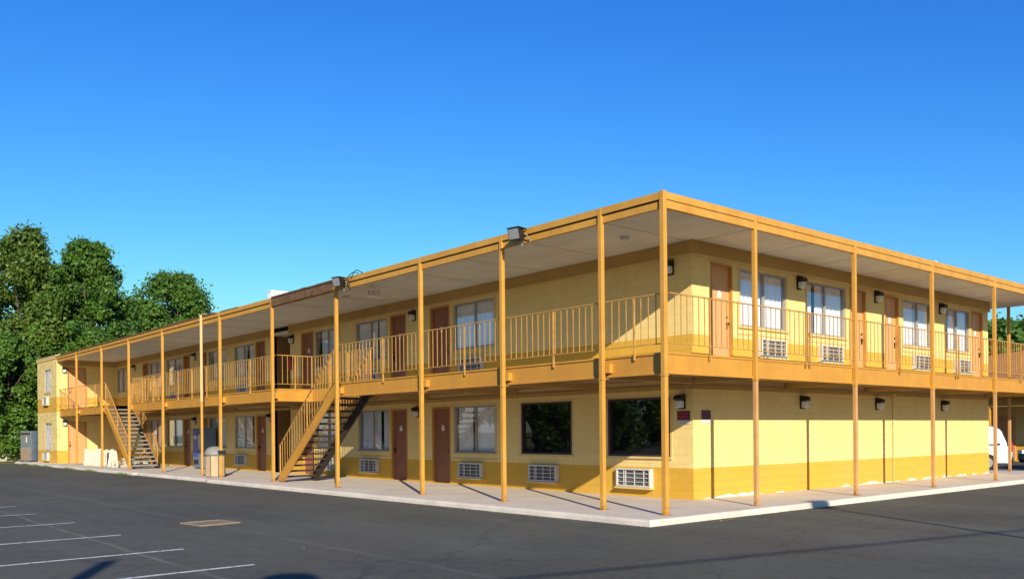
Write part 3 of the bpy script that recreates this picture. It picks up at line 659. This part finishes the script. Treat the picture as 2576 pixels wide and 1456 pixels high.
# flood lights on the roof edge
def flood(y, lb, big=.72):
    t = empty('flood_light', (-.1, y, 5.80), R(-78), lb, 'flood light', 'flood lights on the roof edge')
    k = big; m = MB()
    m.add([(-.22*k, -.26, -.08), (.22*k, -.26, -.08), (.22*k, -.32, .17), (-.22*k, -.32, .17), (-.14*k, -.03, -.06), (.14*k, -.03, -.06), (.14*k, -.06, .14), (-.14*k, -.06, .14)], [(0, 1, 2, 3), (7, 6, 5, 4), (0, 4, 5, 1), (1, 5, 6, 2), (2, 6, 7, 3), (3, 7, 4, 0)])
    m.box(-.235*k, .235*k, -.345, -.03, .172, .185); m.build('housing', M['black'], t, .008)
    m = MB(); m.add([(-.19*k, -.268, -.06), (.19*k, -.268, -.06), (.19*k, -.321, .15), (-.19*k, -.321, .15)], [(0, 1, 2, 3)]); m.build('lens', M['floodglass'], t)
    m = MB(); m.tube([(.25*k, -.1, .06), (.30*k, -.02, -.05), (.28*k, .03, -.12)], .014, 6); m.bar((0, 0, -.16), (0, -.1, -.02), .05, .03); m.build('bracket', M['grey'], t)
flood(3.88, 'grey flood light on the fascia, second post from the corner')
flood(11.62, 'black flood light with loose wires on the roof edge above the stairs')
t = empty('loose_cable', (-.13, 11.3, 5.95), 0, 'thin dark cable looping over the roof edge beside the black flood light', 'cable')
m = MB(); m.tube([(0, .2, -.05), (-.02, -.1, .08), (0, -.45, .16), (.03, -.7, .05)], .012, 6); m.tube([(0, .05, -.05), (.0, 0, -.2), (.03, -.02, -.34)], .03, 6); m.tube([(0, -.1, -.03), (0, -.28, .12), (.02, -.5, .06)], .01, 6); m.build('wire', M['black'], t)
# ceiling fixture near the corner
for x, y, lb in [(1.7, 2.5, 'small ceiling fixture under the roof near the corner'), (1.1, 13.6, 'flat ceiling fixture above the nearer stairs')]:
    t = empty('ceiling_fixture', (x, y, CEIL-.02), 0, lb, 'ceiling fixture'); m = MB(); m.lathe([(.11, -.03), (.13, -.005), (.13, 0)], 16); m.build('base', M['white'], t); m = MB(); m.lathe([(.03, -.09), (.08, -.07), (.09, -.031)], 16); m.build('dome', M['lens'], t)
# small vent pipes on the roof edge
for x, y, h, lb in [(6.3, .6, .22, 'small white vent pipe on the roof above the street balcony')]:
    t = empty('vent_pipe', (12.35, .5, 5.98), 0, lb, 'vent pipe'); m = MB(); m.tube([(0, 0, 0), (0, 0, .2)], .045, 10); m.build('pipe', M['white'], t); m = MB(); m.lathe([(.07, .2), (.07, .24), (.03, .28)], 12); m.build('cap', M['white'], t)
# white box on the roof
t = empty('rooftop_box', (1.85, 18.0, 5.98), 0, 'white box on the roof just behind the dark gutter', 'roof box')
m = MB(); m.box(-1.17, 1.2, 0, .3, 0, .52); m.build('housing', M['brightwhite'], t, .01); m = MB(); m.box(-1.19, 1.22, -.02, .32, .521, .56); m.build('cap', M['brightwhite'], t)
# ------------------------------------------------------------------ things on the walkway
t = empty('trash_bin', (-.13, 21.05, 0), R(18), 'tan octagonal trash bin with a grey domed lid beside a post', 'trash bin')
def octo(r): return [(r*math.cos(R(22.5+45*k)), r*math.sin(R(22.5+45*k))) for k in range(8)]
m = MB(); m.prism(octo(.345), 'z', .04, .80); m.build('body', M['tan'], t, .006)
m = MB(); 
for k in range(8): p = octo(.349)[k]; m.box(p[0]-.012, p[0]+.012, p[1]-.012, p[1]+.012, .04, .80)
m.prism(octo(.31), 'z', 0, .04); m.build('corner_strip', M['brownp'], t)
m = MB(); m.lathe([(.375, .80), (.385, .83), (.385, .87), (.36, .95), (.29, 1.05), (.18, 1.11), (.04, 1.13)], 24); m.build('lid', M['dome'], t)
m = MB(); m.box(-.16, .16, -.40, -.30, .84, .98); m.build('flap', M['darkgap'], t)
# vending machine
t = empty('vending_machine', (WX-.42, 29.45, 0), RL, 'tall blue vending machine standing under the balcony behind the trash bin', 'vending machine')
m = MB(); m.box(-.46, .46, -.36, .36, .05, 1.85); m.build('cabinet', M['bluegrey'], t, .01); m = MB(); m.box(-.42, .18, -.375, -.361, .55, 1.80); m.build('front_panel', M['blue'], t); m = MB(); m.box(.22, .42, -.375, -.361, .9, 1.55); m.box(-.35, .1, -.378, -.376, 1.35, 1.5); m.build('control_panel', M['white'], t); m = MB(); m.box(-.36, .2, -.372, -.361, .2, .42); m.build('dispensing_slot', M['darkgap'], t)
# pale boards and slatted panels by the far posts
gp = 'pale boards stacked by the far posts'
def slat_panel(loc, rz, lean, w, h, lb):
    t = empty('slatted_panel', loc, rz, lb, 'panel', gp); m = MB(); n = 5
    for k in range(n): u = -w/2+(k+.5)*w/n; m.add([Vector((u+a, b+z*lean, z)) for z in (0, h-.07*((k*3) % 4)/3) for a, b in ((-.086, 0), (.084, 0), (.084, .025), (-.086, .025))], [(0, 1, 2, 3), (7, 6, 5, 4), (0, 4, 5, 1), (1, 5, 6, 2), (2, 6, 7, 3), (3, 7, 4, 0)])
    m.build('slats', M['cream'], t)
    for z in (.12, h-.14): m = MB(); m.box(-w/2, w/2, z*lean-.03, z*lean-.004, z-.05, z+.05); m.build('batten', M['cream'], t)
slat_panel((.45, 39.0, 0), R(-40), .18, .9, .86, 'upright slatted cream panel between the two farthest posts, leftmost of the pale stack')
slat_panel((.55, 38.2, 0), R(-52), .15, .95, .82, 'upright slatted cream panel in the middle of the pale stack')
slat_panel((.50, 37.35, 0), R(-45), .2, .9, .80, 'upright slatted cream panel at the right of the pale stack between the farthest posts')
slat_panel((.35, 36.6, 0), R(-60), .12, .7, .70, 'short slatted cream panel touching the post left of the far staircase')
def board(p, q, wd, lb, th=.03):
    p = Vector(p); q = Vector(q); t = empty('board', p, 0, lb, 'board', gp); m = MB(); m.bar((0, 0, 0), q-p, wd, th, upv=(-.6, -.8, 0)); m.build('plank', M['cream'], t)
board((.2, 35.2, .02), (.45, 35.5, .86), .16, 'wide pale board leaning left beside the far staircase')
board((.25, 34.75, .02), (.5, 35.25, .80), .14, 'pale board leaning at the middle of the boards by the far staircase')
board((.3, 34.2, .02), (.45, 34.95, .72), .13, 'slanting pale board, the rightmost one leaning by the far staircase')
board((.15, 34.6, .015), (1.0, 34.9, .05), .12, 'pale board lying on the walkway behind the far staircase')
for k, (x, y, z, lb) in enumerate([(1.25, 35.6, .0, 'cream wooden crate on the walkway under the far stairs'), (1.2, 33.8, .0, 'pale low crate behind the foot of the far stairs')]):
    t = empty('crate', (x, y, z), R(20*k), lb, 'crate'); m = MB()
    for zz in (.02, .16, .30): 
        for s in (-1, 1): m.box(-.3, .3, s*.22-.01, s*.22+.01, zz, zz+.1); m.box(s*.3-.01, s*.3+.01, -.21, .21, zz, zz+.1)
    m.box(-.28, .28, -.2, .2, .0, .02); m.build('slats', M['cream'], t)
# cabinet and fence beyond the far end
t = empty('metal_cabinet', (-.30, 49.0, -.1), R(-50), 'tall grey and brown metal cabinet with a blue side at the far left corner', 'cabinet')
m = MB(); m.box(-.35, .35, -.5, .5, .16, 1.95); m.build('body', M['bluegrey'], t, .02); m = MB(); m.box(-.33, .33, -.53, -.501, 1.0, 1.92); m.build('upper_door', M['cabgrey'], t); m = MB(); m.box(-.33, .33, -.53, -.501, .2, .93); m.build('lower_door', M['brownp'], t)
m = MB(); m.box(.06, .11, -.56, -.531, 1.25, 1.6); m.build('handle', M['white'], t)
m = MB(); m.box(-.30, .30, -.54, -.531, 1.74, 1.84); m.build('label_band', M['black'], t)
for sx in (-.28, .28): m = MB(); m.tube([(sx-.03, -.42, .08), (sx+.03, -.42, .08)], .08, 12); m.build('caster', M['rubber'], t)
t = empty('wooden_fence', (-6, 55.5, -.16), 0, 'low pale green wooden board fence under the trees at the far left', 'fence')
m = MB(); r = random.Random(2)
for k in range(95): x = -9+k*.17; m.box(x, x+.155, -.012+r.uniform(-.005, .005), .012, .04, 1.06+r.uniform(-.05, .05))
m.build('boards', M['wood'], t)
m = MB(); m.box(-9, 7.2, .014, .05, .3, .38); m.box(-9, 7.2, .014, .05, .8, .88); m.build('rail', M['wood'], t)
for k in range(8): m = MB(); x = -8.8+k*2.25; m.box(x-.05, x+.05, .052, .15, 0, 1.15); m.build('fence_post', M['wood'], t)
# ------------------------------------------------------------------ trees
def leaf_mesh(name, blobs, n, size, seed, mat):
    rg = np.random.default_rng(seed); B = np.array(blobs, float); vol = B[:, 3]*B[:, 3]*B[:, 4]/B[:, 3]; pr = (B[:, 3]**2)/np.sum(B[:, 3]**2)
    bi = rg.choice(len(B), n, p=pr); d = rg.normal(size=(n, 3)); d /= np.linalg.norm(d, axis=1)[:, None]
    rr = rg.uniform(.35, 1.0, n)**.5*(1+.16*rg.normal(size=n)); rr = np.clip(rr, .1, 1.3); rr = np.where(rg.uniform(size=n) < .07, rg.uniform(1.05, 1.5, n), rr)
    c = B[bi, :3] + d*rr[:, None]*np.stack([B[bi, 3], B[bi, 3], B[bi, 4]], 1)
    nrm = d*.7 + rg.normal(size=(n, 3))*.6 + np.array([0, 0, .35]); nrm /= np.linalg.norm(nrm, axis=1)[:, None]
    a = np.cross(nrm, rg.normal(size=(n, 3))); a /= np.linalg.norm(a, axis=1)[:, None]; b = np.cross(nrm, a)
    s = size*rg.uniform(.55, 1.35, n)[:, None]
    v = np.empty((n, 4, 3)); v[:, 0] = c-a*s*.5; v[:, 1] = c+b*s*.30+nrm*s*.08; v[:, 2] = c+a*s*.55-nrm*s*.1; v[:, 3] = c-b*s*.30
    me = bpy.data.meshes.new(name); me.vertices.add(n*4); me.vertices.foreach_set('co', v.reshape(-1)); me.loops.add(n*4); me.loops.foreach_set('vertex_index', np.arange(n*4)); me.polygons.add(n)
    me.polygons.foreach_set('loop_start', np.arange(n)*4); me.polygons.foreach_set('loop_total', np.full(n, 4)); me.materials.append(mat); me.update(calc_edges=True); me.validate(); return me
def tree_proto(name, H, rad, z0, seed, mat, n=16000, size=.34, nb=34, lean=0, label='', cat='tree', group=None, loc=(0, 0, 0), rz=0, prof=None):
    r = random.Random(seed); t = empty(name, loc, rz, label, cat, group)
    blobs = []
    nb = int(nb*2.6); n = int(n*1.4)
    for k in range(nb):
        f = (k+.5)/nb; z = z0 + (H-z0)*f
        pr = (prof or (lambda q: math.sin(math.pi*min(1, .18+q*.80))**.7))(f)
        a = r.uniform(0, 6.28); q = rad*pr*r.uniform(.35, .95)
        br = rad*(r.uniform(.17, .36) if k % 3 else r.uniform(.11, .19))*(1-.25*f); q *= 1.28 if k % 3 == 0 else .9
        blobs.append((math.cos(a)*q+lean*f, math.sin(a)*q, min(z, H-br*.7), br, br*r.uniform(.7, 1.1)))
    blobs.append((lean, 0, H-rad*.25, rad*.25, rad*.25))
    o = bpy.data.objects.new('crown', leaf_mesh(name+'_crown', blobs, n, size, seed, mat)); COL.objects.link(o); o.parent = t; KIDS.setdefault(t.name, []).append(o)
    m = MB(); tr = H*.012+.06
    m.tube([(0, 0, -.3), (.05, .02, H*.25), (lean*.4, .05, H*.45), (lean*.6, .2, H*.62)], [tr*1.2, tr*.9, tr*.45, tr*.1], 10)
    for b in r.sample(blobs, min(14, len(blobs))):
        zb = max(H*.10, min(b[2]*.62, H*.5)); m.tube([(lean*.5*zb/H, 0, zb), (b[0]*.5, b[1]*.5, zb+(b[2]-zb)*.6), (b[0], b[1], b[2])], [tr*.45, tr*.28, tr*.08], 6)
    m.build('trunk', M['bark'], t)
    return t
gT = 'trees behind the motel'
p = lambda px, Z: at(px, Z, -.2)
TALL = []
TALL.append(tree_proto('tree', 16.4, 4.3, 1.5, 101, M['leafB'], 44000, .27, 50, label='tallest broad tree at the left edge beside the motel end', group=gT, loc=p(62, 64)))
TALL.append(tree_proto('tree', 15.8, 4.0, 2.0, 107, M['leafA'], 42000, .27, 46, label='tall tree immediately behind the brick end block, right of the tallest one', group=gT, loc=p(222, 65)))
tree_proto('tree', 15.8, 4.8, 3.0, 205, M['leafA'], 38000, .28, 44, label='tree rising behind the motel roof, standing apart to the right', group=gT, loc=p(445, 78))
tree_proto('tree', 12.9, 3.6, 2.0, 8, M['leafC'], 22000, .29, 30, label='lower rounded tree over the roof between the tall trees and the separate one', group=gT, loc=p(352, 74))
tree_proto('tree', 15.8, 3.6, 1.0, 12, M['leafB'], 30000, .28, 40, label='tree cut by the left edge of the picture', group=gT, loc=p(-75, 66))
tree_proto('tree', 14.9, 3.0, 2.0, 131, M['leafA'], 24000, .28, 34, label='tree wedged between the two tallest crowns at the left', group=gT, loc=p(140, 69))
tree_proto('tree', 8.4, 3.0, .4, 21, M['leafC'], 26000, .25, 30, label='low bright bushy tree in front of the tall ones at the left edge', group=gT, loc=p(20, 59))
tree_proto('tree', 9.6, 2.4, .4, 22, M['leafC'], 22000, .25, 28, label='bright bushy tree touching the back corner of the brick end block', group=gT, loc=p(105, 62))
tree_proto('tree', 8.8, 2.6, 1.5, 23, M['leafC'], 16000, .25, 24, label='bushy tree whose top shows just over the roof of the end block', group=gT, loc=p(235, 60))
tree_proto('tree', 10.5, 3.4, 1.5, 24, M['leafA'], 12000, .40, 26, label='dark tree filling the gap behind the two tall trees', group=gT, loc=p(150, 74))
tree_proto('tree', 9.6, 3.0, 1.5, 25, M['leafA'], 9000, .40, 22, label='dark tree low behind the roof line', group=gT, loc=p(290, 82))
gR = 'trees beyond the courtyard'
tree_proto('tree', 8.6, 4.6, 1.0, 31, M['leafA'], 16000, .40, 36, label='dark green tree seen through the balcony at the right edge', group=gR, loc=p(2535, 58))
tree_proto('tree', 8.2, 4.2, 1.0, 32, M['leafC'], 14000, .40, 32, label='tree at the very right edge behind the far wing', group=gR, loc=p(2640, 60))
tree_proto('tree', 7.6, 3.8, 1.0, 33, M['leafB'], 9000, .42, 24, label='tree just right of the last street post, behind the far wing', group=gR, loc=p(2455, 64))
for k, (x, y, sc_) in enumerate([(-9, 57, .95), (-15, 60, 1.05), (-22, 57, 1.0), (-29, 60, .9), (-12, 66, 1.1)]):      # the row runs on beyond the left edge of the picture
    c = copy_tree(TALL[k % 2]); c.location = (x, y, -.2); c.scale = (sc_,)*3; c.rotation_euler.z = 1+k*1.7; c['label'] = 'tall tree of the row beyond the left edge of the picture'; c['group'] = 'trees continuing the row outside the picture'
# trees and fence on the other side of the lot: seen only as reflections in the black windows
def reftree(x, y, H, rad, s, ma, lb): return tree_proto('tree', H, rad, .8, s, M[ma], 5000, .45, 18, label=lb, group='trees across the parking lot', loc=(x, y, -.2))
q1 = reftree(-36, 46, 7.0, 3.6, 41, 'leafA', 'tree across the lot reflected in the black windows')
for k, (x, y, s) in enumerate([(-29, 43, 1.0), (-44, 47, 1.1), (-52, 48, .9), (-60, 44, 1.15), (-33, 38, .6), (-70, 40, 1.0), (-48, 32, .65), (-22, 50, 1.05)]):
    c = copy_tree(q1); c.location = (x, y, -.2); c.scale = (s, s, s); c.rotation_euler.z = k*1.3
# ------------------------------------------------------------------ far wing, cars
t = empty('far_wing', (32, 0, -.12), 0, 'single storey motel wing with orange posts and a rust brown roof across the courtyard', 'building')
m = MB(); m.box(2.2, 9, -6, 26, 0, 3.1); m.build('wall', M['wall'], t)
m = MB(); m.add([(-.6, -7, 3.1), (9.6, -7, 3.1), (9.6, 27, 3.1), (-.6, 27, 3.1), (4.5, -2, 5.9), (4.5, 3.2, 5.9), (4.5, 22, 4.3)], [(0, 1, 4), (1, 2, 6, 5, 4), (2, 3, 6), (3, 0, 4, 5, 6), (0, 3, 2, 1)]); m.build('roof', M['roofred'], t)
m = MB(); m.box(-.1, .05, -7, 27, 2.66, 3.08); m.build('edge_beam', M['orange'], t)
for y in (-4, -.4, 3.2, 6.8, 10.4, 14): m = MB(); m.box(-.08, .1, y-.09, y+.09, 0, 2.66); m.build('post', M['orange'], t)
for y in (.6, 4.9, 6.4, 11): m = MB(); m.box(2.14, 2.2, y, y+.95, .02, 2.2); o = m.build('door', M['door'], t)
for y in (2.0, 7.9, 12.4): m = MB(); m.box(2.13, 2.2, y, y+1.8, .95, 2.3); o = m.build('window', M['alu'], t); m = MB(); m.box(2.12, 2.13, y+.06, y+1.74, 1.01, 2.24); m.build('pane', M['carglass'], o)
def car(name, loc, rz, paintm, label, L=4.6, W=1.85, suv=True, cat='car'):
    t = empty(name, loc, rz, label, cat, 'cars parked in the courtyard')        # front towards +x
    h = 1.72 if suv else 1.45; b = .95 if suv else .88; hl = L/2
    low = [(-hl, .45), (-hl-.02, .75), (-hl+.06, b), (hl-1.15, b), (hl-.25, b-.12), (hl, .62), (hl, .38), (hl-.1, .25), (-hl+.1, .28)]
    top = [(-hl+.10, b), (-hl+.32, h-.10), (-hl+.6, h), (.35, h), (.75, h-.08), (hl-1.25, b)] if suv else [(-hl+.75, b), (-hl+1.35, h-.04), (.1, h), (.35, h-.03), (hl-1.35, b)]
    def loft(poly, stations, mat, nm, par):
        m = MB(); n = len(poly); cx = sum(p[0] for p in poly)/n; V = []
        for yv, kx, kz in stations: V += [(cx+(p[0]-cx)*kx, yv, b+(p[1]-b)*kz) for p in poly]
        F = [(i*n+j, i*n+(j+1) % n, (i+1)*n+(j+1) % n, (i+1)*n+j) for i in range(len(stations)-1) for j in range(n)]
        m.add(V, F + [tuple(range(n)), tuple(range(len(V)-n, len(V)))[::-1]], 0, False); return m.build(nm, mat, par, .03)
    body = loft(low, [(-W/2, .97, .92), (-W/2+.08, 1, 1), (W/2-.08, 1, 1), (W/2, .97, .92)], paintm, 'body', t)
    cab = loft(top, [(-W/2+.24, .93, .97), (-W/2+.12, .985, .86), (-W/2+.05, 1, .0)][::-1] + [(-W/2+.24, .93, .97)][:0] + [(-W/2+.28, .95, 1), (W/2-.28, .95, 1), (W/2-.12, .985, .86), (W/2-.05, 1, 0)], paintm, 'cabin', t)
    x0 = top[0][0]+.2; x1 = top[-1][0]-.25; m = MB()
    for s in (-1, 1):
        f = lambda x, z: (x, s*(W/2-.045-(z-b)*.16), z)
        zt = h-.17; segs = [(x0+.10, x0+.95), (x0+1.02, x0+1.85), (x0+1.92, x1+.0)]
        for a, c in segs:
            a2, c2 = max(a, top[1][0]+.05), min(c, top[-2][0]-.1)
            if c2 > a2: m.add([f(a, b+.04), f(c, b+.04), f(c2, zt), f(a2, zt)], [(0, 1, 2, 3)])
    m.build('side_window', M['carglass'], t)
    m = MB(); a, c = top[0], top[1]; m.add([(a[0]-.03, -W/2+.2, b+.05), (a[0]-.03, W/2-.2, b+.05), (c[0]-.035, W/2-.3, c[1]-.03), (c[0]-.035, -W/2+.3, c[1]-.03)], [(0, 1, 2, 3)]); m.build('rear_window', M['carglass'], t)
    m = MB(); a, c = top[-1], top[-2]; m.add([(a[0]+.02, -W/2+.2, b+.05), (a[0]+.02, W/2-.2, b+.05), (c[0]+.06, W/2-.3, c[1]-.03), (c[0]+.06, -W/2+.3, c[1]-.03)], [(0, 1, 2, 3)]); m.build('windscreen', M['carglass'], t)
    for sx in (-hl+.85, hl-.88):
        for s in (-1, 1):
            m = MB(); m.tube([(sx, s*(W/2-.22), .33), (sx, s*(W/2+.01), .33)], .34, 24); o = m.build('wheel', M['rubber'], t, .02); m = MB(); m.tube([(sx, s*(W/2-.1), .33), (sx, s*(W/2+.018), .33)], .2, 16); m.build('rim', M['grey'], o)
    for s in (-1, 1):
        m = MB(); m.box(-hl-.03, -hl+.12, s*(W/2-.12)-.09, s*(W/2-.12)+.09, .62 if not suv else .75, .82 if not suv else 1.1); m.build('tail_light', M['tail'], t, .01)
        m = MB(); m.box(hl-.2, hl+.01, s*(W/2-.25)-.16, s*(W/2-.25)+.16, .62, .76); m.build('headlight', M['lens'], t, .01)
    m = MB(); m.box(-hl-.06, -hl+.1, -W/2+.08, W/2-.08, .34, .56); m.build('bumper', M['black'] if suv else paintm, t, .03)
    return t
car('parked_suv', (23.25, 5.1, -.12), R(118), M['wcar'], 'white sport utility vehicle half hidden behind the last street post')
car('parked_sedan', (27.15, 1.2, -.12), R(140), M['dcar'], 'dark blue car at the right edge beyond the white one', suv=False)
# ------------------------------------------------------------------ poles and wires that throw the shadows on the lot
sh = Vector((sd.x, sd.y, 0)).normalized(); cot = 1/math.tan(SUN_EL)
def src(x, y, h): return Vector((x, y, -.12)) + (Vector((sd.x, sd.y, 0))/sd.z)*(h+.12)
b0 = src(4.75, -.25, 7.2)
t = empty('light_pole', (b0.x, b0.y, -.12), 0, 'slim light pole behind the camera whose shadow reaches the curb', 'light pole')
m = MB(); m.tube([(0, 0, 0), (0, 0, 7.2)], [.075, .05], 10); m.build('pole', M['grey'], t); m = MB(); m.box(-.28, .28, -.18, .18, 7.15, 7.42); m.build('lamp_head', M['black'], t, .02)
b1 = src(-9.23, 1.97, 6.0)
t = empty('sign_pole', (b1.x, b1.y, -.12), 0, 'thick pole behind the camera with its shadow on the parking lines', 'pole')
m = MB(); m.tube([(0, 0, 0), (0, 0, 6.1)], .11, 12); m.build('pole', M['grey'], t)
m = MB(); 
b2 = src(-8.15, -1.15, 5.0)
t = empty('yard_light', (b2.x, b2.y, -.12), 0, 'round headed yard light behind the camera', 'yard light')
m = MB(); m.tube([(0, 0, 0), (0, 0, 4.7)], .05, 10); m.build('pole', M['grey'], t); m = MB(); m.lathe([(.06, 4.7), (.34, 4.8), (.42, 5.0), (.3, 5.2), (.05, 5.3)], 16); m.build('lamp_head', M['black'], t)
e0 = src(-28, 2.15, 5.2); e1 = src(30, -11.3, 5.2)
for nm, P in (('a', e0), ('b', e1)):
    t = empty('utility_pole', (P.x, P.y, -.12), 0, 'wooden utility pole outside the picture carrying the overhead wire, '+('west end' if nm == 'a' else 'east end'), 'utility pole'); m = MB(); m.tube([(0, 0, 0), (0, 0, 5.9)], [.14, .10], 10); m.build('pole', M['bark'], t); m = MB(); m.box(-.06, .06, -.8, .8, 5.2, 5.3); m.build('crossarm', M['bark'], t)
t = empty('overhead_wire', e0+Vector((0, 0, 5.2)), 0, 'overhead service wire behind the camera that casts the thin line across the asphalt', 'wire')
m = MB(); N = 20; m.tube([(e1-e0)*(k/N) + Vector((0, 0, .12)) for k in range(N+1)], .026, 6); m.build('cable', M['black'], t)

# ------------------------------------------------------------------ grit and dry leaves gathered along the kerb
rg = random.Random(77); m = MB()
def bit(x, y, s, z=-.118):
    a = rg.uniform(0, 6.28); c_, s_ = math.cos(a)*s, math.sin(a)*s; h = rg.uniform(.002, .012)
    m.add([(x-c_, y-s_, z), (x+s_*.6, y-c_*.6, z+h), (x+c_, y+s_, z+.002), (x-s_*.6, y+c_*.6, z+h*.6)], [(0, 1, 2, 3)], rg.choice((0, 0, 1)))
for k in range(1500): bit(-1.0-abs(rg.gauss(0, .16)), rg.uniform(-.6, 48), rg.uniform(.006, .028))
for k in range(700): bit(rg.uniform(-.8, 22), -.5-abs(rg.gauss(0, .14)), rg.uniform(.006, .026))
for k in range(60): bit(.9+rg.gauss(0, .3), -.62-abs(rg.gauss(0, .06)), rg.uniform(.012, .035))
for k in range(700): bit(rg.uniform(-12, 14), rg.uniform(-8, 30), rg.uniform(.004, .018))
tag(m.build('litter', [M['vault'], M['tan']]), 'grit and dry leaves scattered along the kerb', 'litter', kind='stuff')
m = MB()
for k in range(900):
    c0 = rg.choice((44.5, 42, 37.5, 33.8, 47, 29)); x = -1.02-abs(rg.gauss(0, .06)); y = c0+rg.gauss(0, .5); h = rg.uniform(.03, .14); dx, dy = rg.uniform(-.05, .05), rg.uniform(-.05, .05)
    m.add([(x-.006, y, -.12), (x+.006, y+.004, -.12), (x+dx, y+dy, -.12+h)], [(0, 1, 2)])
tag(m.build('weeds', [M['leafC']]), 'small weeds growing from the kerb joint at the far end', 'weeds', kind='stuff')
